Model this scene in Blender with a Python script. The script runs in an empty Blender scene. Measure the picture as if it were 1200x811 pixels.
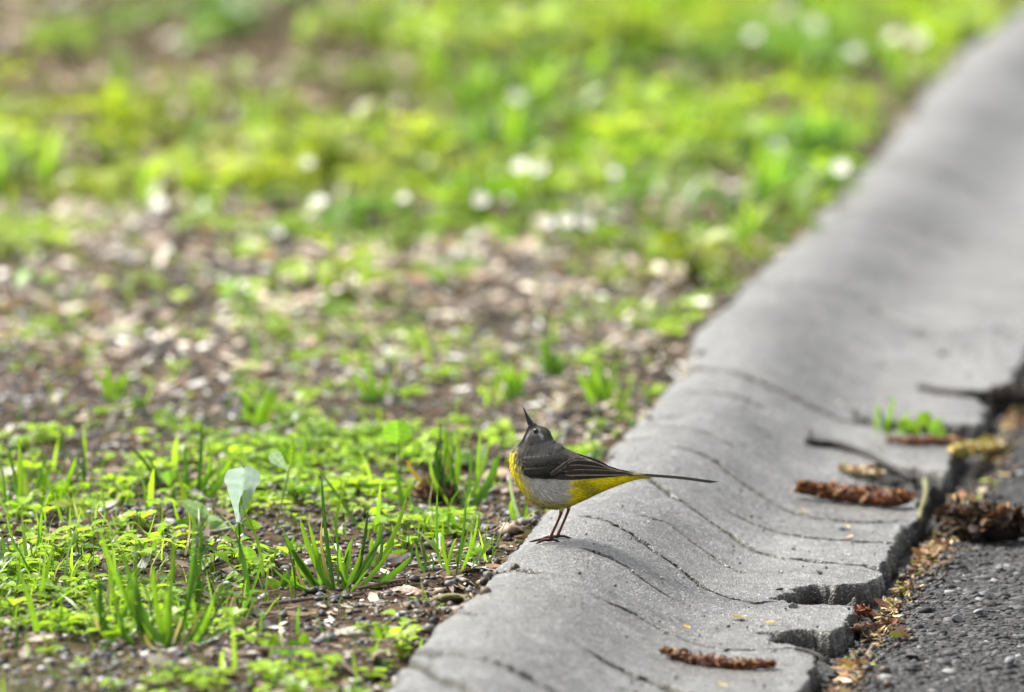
import bpy, math, random
import numpy as np
from mathutils import Vector
from mathutils.bvhtree import BVHTree

# ------------------------------------------------------------------ camera, sky, sun, exposure
S = bpy.context.scene
COL = S.collection
FPX, CX, CY, CAMH = 9590.0, 600.0, 405.5, 1.15          # photograph is 1200 px wide
TH = math.atan(1355.5 / FPX)
cam = bpy.data.cameras.new("camera")
cam_o = bpy.data.objects.new("camera", cam)
COL.objects.link(cam_o)
cam_o.location = (0, 0, CAMH)
cam_o.rotation_euler = (math.pi / 2 - TH, 0, 0)
cam.sensor_width = 36.0
cam.lens = FPX / 1200.0 * 36.0
cam.clip_start, cam.clip_end = 0.05, 2000
cam.dof.use_dof = True
cam.dof.focus_distance = 6.74
cam.dof.aperture_fstop = 4.6
S.camera = cam_o

SUN_EL, SUN_AZ = math.radians(52), math.radians(-58)      # azimuth from +Y (away from the camera) towards +X
world = bpy.data.worlds.new("World")
S.world = world
world.use_nodes = True
nt = world.node_tree
nt.nodes.clear()
sky = nt.nodes.new("ShaderNodeTexSky")
sky.sky_type = 'NISHITA'
sky.sun_disc = False
sky.sun_elevation = SUN_EL
sky.sun_rotation = SUN_AZ
sky.dust_density = 3.0
hs = nt.nodes.new("ShaderNodeHueSaturation")
hs.inputs["Saturation"].default_value = 0.2
bg = nt.nodes.new("ShaderNodeBackground")
bg.inputs["Strength"].default_value = 0.085
wo = nt.nodes.new("ShaderNodeOutputWorld")
nt.links.new(sky.outputs[0], hs.inputs["Color"])
nt.links.new(hs.outputs[0], bg.inputs["Color"])
nt.links.new(bg.outputs[0], wo.inputs["Surface"])
sun = bpy.data.lights.new("sun", 'SUN')
sun.energy = 2.6
sun.angle = math.radians(20)
sun.color = (1.0, 0.96, 0.90)
sun_o = bpy.data.objects.new("sun", sun)
COL.objects.link(sun_o)
sdir = Vector((math.sin(SUN_AZ) * math.cos(SUN_EL), math.cos(SUN_AZ) * math.cos(SUN_EL), math.sin(SUN_EL)))
sun_o.rotation_euler = sdir.to_track_quat('Z', 'Y').to_euler()
sun_o.location = sdir * 30
S.view_settings.view_transform = 'Standard'
S.view_settings.look = 'None'
S.view_settings.gamma = 1.0
S.view_settings.exposure = 1.95
S.render.engine = 'CYCLES'
S.cycles.use_denoising = True
S.cycles.max_bounces = 6
S.cycles.sample_clamp_indirect = 6

rng = np.random.default_rng(7)
random.seed(7)

# ------------------------------------------------------------------ noise and coordinates
def sst(a, b, x):
    t = np.clip((np.asarray(x, float) - a) / (b - a), 0, 1)
    return t * t * (3 - 2 * t)
def hsh(ix, iy, seed):
    h = (ix.astype(np.int64) * 374761393 + iy.astype(np.int64) * 668265263 + seed * 974634777) & 0xFFFFFFFF
    h = ((h ^ (h >> 13)) * 1274126177) & 0xFFFFFFFF
    return ((h ^ (h >> 16)) & 0xFFFF) / 65535.0
def vn(x, y, seed=0):
    x = np.asarray(x, float); y = np.asarray(y, float)
    ix, iy = np.floor(x), np.floor(y)
    fx, fy = x - ix, y - iy
    fx = fx * fx * (3 - 2 * fx); fy = fy * fy * (3 - 2 * fy)
    a, b = hsh(ix, iy, seed), hsh(ix + 1, iy, seed)
    c, d = hsh(ix, iy + 1, seed), hsh(ix + 1, iy + 1, seed)
    return (a * (1 - fx) + b * fx) * (1 - fy) + (c * (1 - fx) + d * fx) * fy
def fbm(x, y, seed=0, o=4):
    s, a, t = 0, 0.5, 0
    x = np.asarray(x, float); y = np.asarray(y, float)
    for k in range(o):
        s = s + a * vn(x * 2 ** k, y * 2 ** k, seed + k * 17); t += a; a *= 0.5
    return s / t

A0 = np.array([-0.103, 6.063])                 # a point of the kerb's left edge
DV = np.array([0.15723, 0.98756])              # along the kerb, away from the camera
DU = np.array([0.98756, -0.15723])             # across it, towards the road
_bv = np.array([-60, 1.66, 1.80, 1.98, 2.5, 3.0, 3.5, 4.2, 4.6, 5.05, 6.0, 16.0, 400])
_bu = np.array([0, 0, -.012, -.027, -.026, -.023, -.027, -.038, -.045, -.024, .02, .30, .30])
def bend(v): return np.interp(v, _bv, _bu)               # the cast lengths beyond the joint stand a little further left
def uv2xy(u, v):
    v = np.asarray(v, float); u = np.asarray(u, float); u = u + bend(v) * sst(.31, .10, u)
    return A0[0] + DU[0] * u + DV[0] * v, A0[1] + DU[1] * u + DV[1] * v
def xy2uv(x, y):
    dx, dy = np.asarray(x, float) - A0[0], np.asarray(y, float) - A0[1]
    v = dx * DV[0] + dy * DV[1]
    u0 = dx * DU[0] + dy * DU[1]; u = u0; b = bend(v)
    for _ in range(4): u = u0 - b * sst(.31, .10, u)
    return u, v

KW = 0.300
_pu = np.array([-.03, -.012, 0.0, .008, .02, .04, .060, .080, .105, .130, .150, .170, .190, .22, .26, .300, .34])
_pz = np.array([.020, .024, .031, .037, .042, .0465, .0475, .0455, .0375, .0245, .0145, .0075, .0040, .0025, .0015, .0, .0])
_fu = np.arange(-.03, .34, .001)
_fz = np.interp(_fu, _pu, _pz)
_k = np.exp(-0.5 * (np.arange(-24, 25) / 8.0) ** 2); _k /= _k.sum()
_fz = np.convolve(np.pad(_fz, 24, mode='edge'), _k, 'valid')
def kerb_z(u, v):
    z = np.interp(u, _fu, _fz)
    z = z * (1 + 0.10 * (vn(v * 1.1, v * 0 + 3, 5) - .5))
    z = z + 0.0022 * (fbm(np.asarray(u) * 9, np.asarray(v) * 5, 21, 3) - .5)
    return z
def soil_z(u, v):
    u = np.asarray(u, float); v = np.asarray(v, float)
    z = 0.021 + 0.016 * (fbm(u * 5, v * 5, 3, 3) - .5) + 0.007 * (fbm(u * 38, v * 38, 9, 2) - .5)
    z = z + (.040 * (fbm(u * 14, v * 8, 55, 3) - .44) - .006) * sst(-.07, -.01, u) - .034 * sst(.004, .034, u) + 0.02 * sst(2.0, 5.0, v) * sst(-.05, -.5, u) * (fbm(u * 2, v * 2, 33, 2))
    return z
def road_z(u, v):
    u = np.asarray(u, float); v = np.asarray(v, float)
    return -0.014 + 0.006 * (fbm(u * 12, v * 12, 41, 3) - .5) + 0.004 * (fbm(u * 60, v * 60, 42, 3) - .5) - 0.007 * sst(.345, .305, u)
def pray(px, py):
    dx, dy = (px - CX) / FPX, -(py - CY) / FPX
    d = np.array([dx, math.cos(TH) + dy * math.sin(TH), -math.sin(TH) + dy * math.cos(TH)])
    return d
def surf_z(u, v):
    if u < 0.0: return float(soil_z(u, v))
    if u > KW + .004: return float(road_z(u, v))
    return float(kerb_z(u, v))
def at(px, py, flat=None):
    """the point of the ground, kerb or road that the photograph's pixel shows, as (x, y, z)"""
    d = pray(px, py)
    if flat is not None:
        t = (flat - CAMH) / d[2]
        return np.array([0, 0, CAMH]) + t * d
    t0 = (0.09 - CAMH) / d[2]; t1 = (-0.06 - CAMH) / d[2]
    for t in np.linspace(t0, t1, 400):
        p = np.array([0, 0, CAMH]) + t * d
        u, v = xy2uv(p[0], p[1])
        if p[2] <= surf_z(u, v): return p
    return p
def uv_of(px, py, flat=None):
    p = at(px, py, flat); u, v = xy2uv(p[0], p[1]); return float(u), float(v)

# ------------------------------------------------------------------ mesh helpers
def np_mesh(name, V, F, mat, col=None, smooth=False):
    V = np.asarray(V, np.float32); F = np.asarray(F, np.int32)
    me = bpy.data.meshes.new(name)
    m, k = F.shape
    me.vertices.add(len(V)); me.vertices.foreach_set("co", V.ravel())
    me.loops.add(m * k); me.loops.foreach_set("vertex_index", F.ravel())
    me.polygons.add(m); me.polygons.foreach_set("loop_start", np.arange(0, m * k, k, dtype=np.int32))
    if smooth: me.polygons.foreach_set("use_smooth", np.ones(m, bool))
    if col is not None: set_col(me, col)
    me.update(calc_edges=True)
    if mat: me.materials.append(mat)
    return me
def set_col(me, col):
    at_ = me.color_attributes.new("Col", 'FLOAT_COLOR', 'POINT')
    c = np.ones((len(me.vertices), 4), np.float32); c[:, :3] = np.asarray(col)[:, :3]
    at_.data.foreach_set("color", c.ravel())
def link(name, me, parent=None, loc=None):
    o = bpy.data.objects.new(name, me)
    COL.objects.link(o)
    if parent is not None: o.parent = parent
    if loc is not None: o.location = [float(c) for c in loc]
    return o
def tag(o, label, cat=None, group=None, kind=None):
    if label: o["label"] = label
    if cat: o["category"] = cat
    if group: o["group"] = group
    if kind: o["kind"] = kind
    return o
def thing(name, label, cat, loc=(0, 0, 0), group=None, rz=0.0):
    o = bpy.data.objects.new(name, None)
    o.empty_display_size = 0.01
    COL.objects.link(o); o.location = [float(c) for c in loc]; o.rotation_euler = (0, 0, rz)
    return tag(o, label, cat, group)
def stuff(name, me, label=None, parent=None):
    o = link(name, me, parent); o["kind"] = "stuff"
    if label: o["label"] = label; o["category"] = name.replace("_", " ")
    return o
def grid_faces(nr, nc, wrap=False):
    r = np.arange(nr - 1)[:, None]; c = np.arange(nc if wrap else nc - 1)[None, :]
    c2 = (c + 1) % nc
    return np.stack([r * nc + c, r * nc + c2, (r + 1) * nc + c2, (r + 1) * nc + c], -1).reshape(-1, 4)
def merge(parts):
    """parts: (V, F, C); quads may be given as degenerate-free 4 columns; all with the same column count"""
    Vs, Fs, Cs, n = [], [], [], 0
    for V, F, C in parts:
        V = np.asarray(V, float)
        Vs.append(V); Fs.append(np.asarray(F) + n); Cs.append(np.broadcast_to(np.asarray(C, float), (len(V), 3))); n += len(V)
    return np.concatenate(Vs), np.concatenate(Fs), np.concatenate(Cs)
def tri(F):
    F = np.asarray(F)
    return F if F.shape[1] == 3 else np.concatenate([F[:, [0, 1, 2]], F[:, [0, 2, 3]]])
def tube(pts, rad, seg=8, cap=True):
    P = np.asarray(pts, float); R = np.broadcast_to(np.asarray(rad, float), (len(P),))
    T = np.gradient(P, axis=0); T /= np.linalg.norm(T, axis=1)[:, None] + 1e-12
    ref = np.array([0, 1, 0.13]); ref /= np.linalg.norm(ref)
    N = np.cross(T, ref); bad = np.linalg.norm(N, axis=1) < .15
    N[bad] = np.cross(T[bad], [1, 0, 0]); N /= np.linalg.norm(N, axis=1)[:, None]
    B = np.cross(T, N)
    a = np.linspace(0, 2 * math.pi, seg, endpoint=False)
    V = P[:, None] + R[:, None, None] * (np.cos(a)[None, :, None] * N[:, None] + np.sin(a)[None, :, None] * B[:, None])
    V = V.reshape(-1, 3); F = tri(grid_faces(len(P), seg, True))
    if cap:
        n = len(V); V = np.concatenate([V, P[:1], P[-1:]])
        c = np.arange(seg)
        F = np.concatenate([F, np.stack([c * 0 + n, (c + 1) % seg, c], 1),
                            np.stack([c * 0 + n + 1, (len(P) - 1) * seg + c, (len(P) - 1) * seg + (c + 1) % seg], 1)])
    return V, F
def bez(p0, p1, p2, n):
    t = np.linspace(0, 1, n)[:, None]
    return (1 - t) ** 2 * np.asarray(p0) + 2 * t * (1 - t) * np.asarray(p1) + t * t * np.asarray(p2)
def cat(pts, n):
    """Catmull-Rom through the rows of pts, n samples"""
    P = np.asarray(pts, float); P = np.concatenate([2 * P[:1] - P[1:2], P, 2 * P[-1:] - P[-2:-1]])
    t = np.linspace(0, len(P) - 3 - 1e-9, n); i = t.astype(int); f = (t - i)[:, None]
    a, b, c, d = P[i], P[i + 1], P[i + 2], P[i + 3]
    return 0.5 * (2 * b + (c - a) * f + (2 * a - 5 * b + 4 * c - d) * f ** 2 + (3 * b - a - 3 * c + d) * f ** 3)
def rots(yaw, tilt, tdir):
    """yaw about Z, then a tilt by the angle TILT about the horizontal axis at azimuth TDIR; (n,3,3)"""
    cy, sy = np.cos(yaw), np.sin(yaw); z = np.zeros_like(cy); o = z + 1
    Rz = np.stack([np.stack([cy, -sy, z], -1), np.stack([sy, cy, z], -1), np.stack([z, z, o], -1)], -2)
    ax, ay = np.cos(tdir), np.sin(tdir); c, s = np.cos(tilt), np.sin(tilt); C = 1 - c
    Rt = np.stack([np.stack([c + ax * ax * C, ax * ay * C, ay * s], -1),
                   np.stack([ax * ay * C, c + ay * ay * C, -ax * s], -1),
                   np.stack([-ay * s, ax * s, c], -1)], -2)
    return Rt @ Rz
def scatter(tmpl, pos, scale, R, col, cvar=0.0):
    """copies of the templates (V, F tri, C or None) joined into one set of arrays"""
    n = len(pos); scale = np.asarray(scale, float)
    if scale.ndim == 1: scale = np.repeat(scale[:, None], 3, 1)
    pick = rng.integers(0, len(tmpl), n); Vs, Fs, Cs, off = [], [], [], 0
    for k, (V, F, C) in enumerate(tmpl):
        m = pick == k
        if not m.any(): continue
        W = V[None] * scale[m][:, None]
        W = np.einsum('nij,nvj->nvi', R[m], W) + pos[m][:, None]
        c = np.repeat(col[m][:, None], len(V), 1)
        if C is not None: c = c * C[None]
        nn = m.sum()
        Vs.append(W.reshape(-1, 3)); Cs.append(c.reshape(-1, 3))
        Fs.append((F[None] + (off + np.arange(nn) * len(V))[:, None, None]).reshape(-1, F.shape[1])); off += nn * len(V)
    return np.concatenate(Vs), np.concatenate(Fs), np.concatenate(Cs)
def ico():
    p = (1 + 5 ** .5) / 2
    V = np.array([(-1, p, 0), (1, p, 0), (-1, -p, 0), (1, -p, 0), (0, -1, p), (0, 1, p), (0, -1, -p), (0, 1, -p), (p, 0, -1), (p, 0, 1), (-p, 0, -1), (-p, 0, 1)], float)
    F = np.array([(0, 11, 5), (0, 5, 1), (0, 1, 7), (0, 7, 10), (0, 10, 11), (1, 5, 9), (5, 11, 4), (11, 10, 2), (10, 7, 6), (7, 1, 8), (3, 9, 4), (3, 4, 2), (3, 2, 6), (3, 6, 8), (3, 8, 9), (4, 9, 5), (2, 4, 11), (6, 2, 10), (8, 6, 7), (9, 8, 1)])
    return V / np.linalg.norm(V[0]), F
def ico2(n=1):
    V, F = ico()
    for _ in range(n):
        V = list(map(tuple, V)); d = {}; G = []
        def mid(a, b):
            k = (min(a, b), max(a, b))
            if k not in d:
                m = (np.array(V[a]) + np.array(V[b])); m /= np.linalg.norm(m); d[k] = len(V); V.append(tuple(m))
            return d[k]
        for a, b, c in F:
            x, y, z = mid(a, b), mid(b, c), mid(c, a)
            G += [(a, x, z), (b, y, x), (c, z, y), (x, y, z)]
        V, F = np.array(V), np.array(G)
    return V, F
def stone_tmpl(n, sub=0, amp=.28):
    out = []
    for k in range(n):
        V, F = ico2(sub) if sub else ico()
        V = V.copy()
        for _ in range(9 if sub else 5):                    # knock flat facets off: angular crushed stone
            d = rng.normal(size=3); d /= np.linalg.norm(d); lim = rng.uniform(.40, .72) if sub else rng.uniform(.55, .85)
            h = V @ d; V -= np.maximum(h - lim, 0)[:, None] * d
        V *= 1 + rng.uniform(-amp, amp, len(V))[:, None] * (.35 if sub else .7)
        V *= rng.uniform(.7, 1.2, 3)
        out.append((V, F, None))
    return out

# ------------------------------------------------------------------ materials
def mat_new(name):
    m = bpy.data.materials.new(name); m.use_nodes = True
    n = m.node_tree; n.nodes.clear()
    out = n.nodes.new("ShaderNodeOutputMaterial")
    return m, n, out
def N(n, t, **kw):
    x = n.nodes.new(t)
    for k, v in kw.items():
        if hasattr(x, k): setattr(x, k, v)
        else: x.inputs[k].default_value = v
    return x
def noise(n, vec, scale, detail=4, rough=.6):
    t = N(n, "ShaderNodeTexNoise"); t.inputs["Scale"].default_value = scale
    t.inputs["Detail"].default_value = detail; t.inputs["Roughness"].default_value = rough
    n.links.new(vec, t.inputs["Vector"]); return t.outputs["Fac"]
def ramp(n, fac, stops):
    r = N(n, "ShaderNodeValToRGB"); e = r.color_ramp.elements
    while len(e) < len(stops): e.new(0.5)
    for k, (p, c) in enumerate(stops):
        e[k].position = p; e[k].color = (*c, 1) if len(c) == 3 else c
    n.links.new(fac, r.inputs["Fac"]); return r.outputs["Color"]
def mix(n, a, b, fac, mode='MIX'):
    m = N(n, "ShaderNodeMix", data_type='RGBA', blend_type=mode)
    for sock, val in ((m.inputs[6], a), (m.inputs[7], b), (m.inputs[0], fac)):
        if hasattr(val, "links") or hasattr(val, "is_linked"): n.links.new(val, sock)
        else: sock.default_value = (*val, 1) if isinstance(val, tuple) else val
    return m.outputs[2]
def attr_mat(name, rough=.7, transl=0.0, tint=(1.25, 1.25, .8), nscale=400, namt=.25, bump=.15, spec=.4, bscale=900):
    m, n, out = mat_new(name)
    a = N(n, "ShaderNodeAttribute", attribute_name="Col")
    tc = N(n, "ShaderNodeTexCoord")
    f = noise(n, tc.outputs["Object"], nscale, 3)
    c = mix(n, a.outputs["Color"], ramp(n, f, [(.25, (1 - namt,) * 3), (.75, (1 + namt * .6,) * 3)]), 1.0, 'MULTIPLY')
    p = N(n, "ShaderNodeBsdfPrincipled"); p.inputs["Roughness"].default_value = rough
    p.inputs["Specular IOR Level"].default_value = spec
    n.links.new(c, p.inputs["Base Color"])
    if bump:
        b = N(n, "ShaderNodeBump"); b.inputs["Strength"].default_value = bump; b.inputs["Distance"].default_value = .001
        n.links.new(noise(n, tc.outputs["Object"], bscale, 3), b.inputs["Height"]); n.links.new(b.outputs[0], p.inputs["Normal"])
    if transl:
        t = N(n, "ShaderNodeBsdfTranslucent"); n.links.new(mix(n, c, tint, 1.0, 'MULTIPLY'), t.inputs["Color"])
        mx = N(n, "ShaderNodeMixShader"); mx.inputs[0].default_value = transl
        n.links.new(p.outputs[0], mx.inputs[1]); n.links.new(t.outputs[0], mx.inputs[2]); n.links.new(mx.outputs[0], out.inputs[0])
    else: n.links.new(p.outputs[0], out.inputs[0])
    return m

M_LEAF = attr_mat("green_leaf", rough=.34, transl=.55, nscale=250, namt=.22, bump=.1, spec=.45)
M_PALE = attr_mat("pale_leaf_back", rough=.6, transl=.5, tint=(1.05, 1.15, 1.0), nscale=200, namt=.12, bump=.2, spec=.3)
M_LITTER = attr_mat("dry_litter", rough=.75, transl=.2, tint=(1, .9, .7), nscale=500, namt=.4, bump=.3)
M_STONE = attr_mat("crushed_stone", rough=.5, nscale=500, namt=.45, bump=.4, spec=.35)
M_AGG = attr_mat("asphalt_stone", rough=.62, nscale=500, namt=.45, bump=.4, spec=.25)
M_WOOD = attr_mat("weathered_wood", rough=.8, nscale=300, namt=.5, bump=.6, bscale=500)
M_FLOWER = attr_mat("white_petal", rough=.6, transl=.5, tint=(1, 1, .95), namt=.08, bump=0)

def concrete():
    m, n, out = mat_new("kerb_concrete")
    tc = N(n, "ShaderNodeTexCoord"); P = tc.outputs["Object"]
    base = ramp(n, noise(n, P, 6, 6, .65), [(.30, (.054, .0525, .050)), (.5, (.108, .1065, .103)), (.72, (.176, .174, .170))])
    base = mix(n, base, ramp(n, noise(n, P, 45, 5, .7), [(.3, (.5, .49, .47)), (.7, (1.3, 1.3, 1.3))]), 1.0, 'MULTIPLY')
    base = mix(n, base, ramp(n, noise(n, P, 260, 4, .75), [(.34, (.35, .35, .35)), (.5, (1, 1, 1)), (.66, (1.6, 1.6, 1.6))]), .9, 'MULTIPLY')
    base = mix(n, base, ramp(n, noise(n, P, 19, 6, .72), [(.36, (.52, .51, .49)), (.50, (1, 1, 1)), (.66, (1.3, 1.3, 1.3))]), .85, 'MULTIPLY')
    base = mix(n, base, ramp(n, noise(n, P, 5.5, 6, .7), [(.42, (.60, .59, .56)), (.54, (1.05, 1.05, 1.05))]), .8, 'MULTIPLY')
    # stretched weathering streaks that run along the kerb's profile
    mp = N(n, "ShaderNodeMapping"); mp.inputs["Rotation"].default_value = (0, 0, math.radians(9)); mp.inputs["Scale"].default_value = (3, 40, 3)
    n.links.new(P, mp.inputs["Vector"])
    st = noise(n, mp.outputs[0], 1.0, 5, .65)
    base = mix(n, base, ramp(n, st, [(.3, (.70, .69, .66)), (.55, (1, 1, 1)), (.8, (1.08, 1.08, 1.08))]), .8, 'MULTIPLY')
    # pale and dark sand grains
    v = N(n, "ShaderNodeTexVoronoi"); v.inputs["Scale"].default_value = 620; n.links.new(P, v.inputs["Vector"])
    rnd = N(n, "ShaderNodeSeparateColor"); n.links.new(v.outputs["Color"], rnd.inputs[0])
    base = mix(n, base, (.34, .34, .33), ramp(n, rnd.outputs[0], [(.84, (0, 0, 0)), (.95, (.85, .85, .85))]))
    base = mix(n, base, (.018, .018, .018), ramp(n, rnd.outputs[1], [(.84, (0, 0, 0)), (.95, (.85, .85, .85))]))
    # moss and dirt tint
    base = mix(n, base, (.026, .025, .015), ramp(n, noise(n, P, 12, 7, .72), [(.50, (0, 0, 0)), (.75, (.62, .62, .62))]))
    base = mix(n, base, (.040, .035, .027), ramp(n, noise(n, P, 3.2, 5, .65), [(.45, (0, 0, 0)), (.75, (.45, .45, .45))]))
    a = N(n, "ShaderNodeAttribute", attribute_name="Col")
    base = mix(n, base, a.outputs["Color"], 1.0, 'MULTIPLY')
    p = N(n, "ShaderNodeBsdfPrincipled"); n.links.new(base, p.inputs["Base Color"])
    n.links.new(ramp(n, rnd.outputs[2], [(.0, (.24, .24, .24)), (.3, (.50, .50, .50))]), p.inputs["Roughness"])
    sm_ = N(n, "ShaderNodeMath", operation='MULTIPLY'); sm_.inputs[1].default_value = .6; n.links.new(a.outputs["Fac"], sm_.inputs[0]); n.links.new(sm_.outputs[0], p.inputs["Specular IOR Level"])   # less specular where Col is dark
    b = N(n, "ShaderNodeBump"); b.inputs["Strength"].default_value = .8; b.inputs["Distance"].default_value = .0016
    h = N(n, "ShaderNodeMath", operation='ADD')
    n.links.new(noise(n, P, 330, 5, .75), h.inputs[0]); n.links.new(v.outputs["Distance"], h.inputs[1])
    n.links.new(h.outputs[0], b.inputs["Height"]); n.links.new(b.outputs[0], p.inputs["Normal"])
    n.links.new(p.outputs[0], out.inputs[0]); return m
M_CONC = concrete()
def soil_mat():
    m, n, out = mat_new("garden_soil")
    tc = N(n, "ShaderNodeTexCoord"); P = tc.outputs["Object"]
    c = ramp(n, noise(n, P, 60, 8, .75), [(.28, (.009, .006, .004)), (.47, (.034, .022, .013)), (.62, (.11, .075, .045)), (.78, (.27, .20, .13))])
    c = mix(n, c, (.06, .09, .02), ramp(n, noise(n, P, 3, 5, .6), [(.5, (0, 0, 0)), (.7, (.4, .4, .4))]))
    p = N(n, "ShaderNodeBsdfPrincipled"); p.inputs["Roughness"].default_value = .95; p.inputs["Specular IOR Level"].default_value = .1; n.links.new(c, p.inputs["Base Color"])
    b = N(n, "ShaderNodeBump"); b.inputs["Strength"].default_value = .9; b.inputs["Distance"].default_value = .003
    n.links.new(noise(n, P, 220, 5, .7), b.inputs["Height"]); n.links.new(b.outputs[0], p.inputs["Normal"])
    n.links.new(p.outputs[0], out.inputs[0]); return m
M_SOIL = soil_mat()
def asphalt_mat():
    m, n, out = mat_new("road_asphalt")
    tc = N(n, "ShaderNodeTexCoord"); P = tc.outputs["Object"]
    v = N(n, "ShaderNodeTexVoronoi"); v.inputs["Scale"].default_value = 190; n.links.new(P, v.inputs["Vector"])
    sp = N(n, "ShaderNodeSeparateColor"); n.links.new(v.outputs["Color"], sp.inputs[0])
    c = ramp(n, sp.outputs[0], [(.0, (.010, .010, .010)), (.6, (.026, .026, .026)), (1, (.075, .074, .072))])
    c = mix(n, c, ramp(n, noise(n, P, 30, 5, .7), [(.3, (.7, .7, .7)), (.7, (1.2, 1.2, 1.2))]), 1.0, 'MULTIPLY')
    p = N(n, "ShaderNodeBsdfPrincipled"); p.inputs["Roughness"].default_value = .8; n.links.new(c, p.inputs["Base Color"]); p.inputs["Specular IOR Level"].default_value = .2
    b = N(n, "ShaderNodeBump"); b.inputs["Strength"].default_value = 1.0; b.inputs["Distance"].default_value = .003; b.invert = True
    n.links.new(v.outputs["Distance"], b.inputs["Height"]); n.links.new(b.outputs[0], p.inputs["Normal"])
    n.links.new(p.outputs[0], out.inputs[0]); return m
M_ASPH = asphalt_mat()

# ------------------------------------------------------------------ the kerb: cast concrete, cracked across, lip broken
CR = [  # pixel polyline, half width (m), depth (m), through-going joint?
 ([(800, 436), (835, 434), (870, 440), (910, 456), (945, 473), (985, 491), (1030, 500), (1110, 503)], .0060, .014, True),
 ([(740, 553), (787, 582), (824, 605), (855, 626), (886, 647), (917, 654), (969, 660), (1010, 662), (1038, 669)], .0042, .012, True),
 ([(800, 525), (838, 541), (862, 560), (892, 580), (932, 603), (963, 609), (1010, 612), (1052, 611)], .0034, .009, False),
 ([(860, 603), (890, 617), (923, 627), (948, 631), (1003, 635), (1059, 637)], .0032, .009, False),
 ([(759, 606), (787, 616), (824, 644), (849, 662), (873, 673)], .0024, .006, False),
 ([(690, 605), (768, 647), (793, 664), (818, 684), (852, 701), (886, 707), (905, 706)], .0034, .010, True),
 ([(690, 645), (722, 657), (753, 678), (790, 704)], .0028, .008, False),
 ([(700, 700), (746, 721), (793, 746), (824, 758), (867, 762), (930, 760)], .0022, .005, True),
 ([(690, 762), (712, 777), (737, 789), (762, 797), (793, 811), (830, 822)], .0060, .016, False),
 ([(540, 672), (585, 671), (634, 671)], .0075, .016, False),
 ([(450, 766), (510, 767), (547, 769), (585, 778), (625, 797), (660, 815)], .010, .006, True),
 ([(452, 796), (515, 796), (556, 810)], .009, .006, False),
 ([(500, 718), (560, 721), (556, 721)], .004, .006, False),
 ([(955, 244), (1000, 246), (1033, 253), (1077, 267), (1140, 290)], .012, .006, True),
 ([(880, 340), (940, 335), (1011, 351), (1055, 378), (1090, 400)], .008, .003, False),
 ([(1000, 190), (1060, 192), (1110, 207), (1160, 232)], .012, .005, False),
 ([(735, 492), (765, 491), (793, 489)], .008, .012, False),
 ([(708, 516), (735, 516), (760, 514)], .006, .010, False),
 ([(1073, 455), (1122, 462), (1175, 462)], .008, .012, False),
 ([(795, 462), (840, 461), (900, 480)], .004, .003, False),
 ([(770, 500), (812, 503), (870, 530)], .004, .003, False),
]
CHIPS = [  # broken-out pieces of the lip: pixel outline on the gutter level, floor depth
 ([(896, 706), (935, 692), (955, 688), (985, 687), (1024, 683), (1046, 690), (1030, 716), (1005, 712), (960, 709)], -.020),
 ([(884, 745), (915, 741), (950, 740), (980, 741), (1000, 731), (1000, 770), (965, 787), (955, 768), (925, 758)], -.024),
 ([(985, 488), (1030, 494), (1100, 497), (1175, 494), (1175, 519), (1100, 512), (1025, 507)], -.016),
 ([(1118, 460), (1165, 464), (1215, 462), (1210, 492), (1165, 482)], -.016),
 ([(992, 549), (1040, 546), (1100, 553), (1140, 562), (1092, 596), (1075, 588), (1050, 577), (1005, 566)], -.012),
]
def in_poly(px, py, poly):
    ins = np.zeros(px.shape, bool); j = len(poly) - 1
    for i in range(len(poly)):
        xi, yi = poly[i]; xj, yj = poly[j]
        c = ((yi > py) != (yj > py)) & (px < (xj - xi) * (py - yi) / (yj - yi + 1e-12) + xi)
        ins ^= c; j = i
    return ins
def poly_dist(px, py, poly):
    d = np.full(px.shape, 9.0)
    for i in range(len(poly)):
        a = np.array(poly[i]); b = np.array(poly[i - 1]); ab = b - a
        t = np.clip(((px - a[0]) * ab[0] + (py - a[1]) * ab[1]) / (ab @ ab), 0, 1)
        d = np.minimum(d, np.hypot(px - a[0] - t * ab[0], py - a[1] - t * ab[1]))
    return d
cracks = []
for pts, w, dep, thru in CR:
    q = sorted(uv_of(*p) for p in pts)
    q = [q[0]] + [b for a, b in zip(q, q[1:]) if b[0] > a[0] + .002]
    cracks.append((np.array([a for a, _ in q]), np.array([b for _, b in q]), w, dep, thru))
chips = [([uv_of(*p, flat=0.0) for p in poly], fl) for poly, fl in CHIPS]

vs = np.concatenate([np.arange(-3.2, -.12, .06), np.arange(-.12, 2.15, .0017), np.arange(2.15, 5.8, .011), np.arange(5.8, 16, .12), [20., 40., 90.]])
us = np.concatenate([[-.030, -.028, -.020], np.arange(-.012, KW - .012, .0019), np.arange(KW - .012, KW + .003, .0012)])
U, Vv = np.meshgrid(us, vs)
Z = kerb_z(U, Vv)
tint = np.ones(U.shape + (3,))
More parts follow.
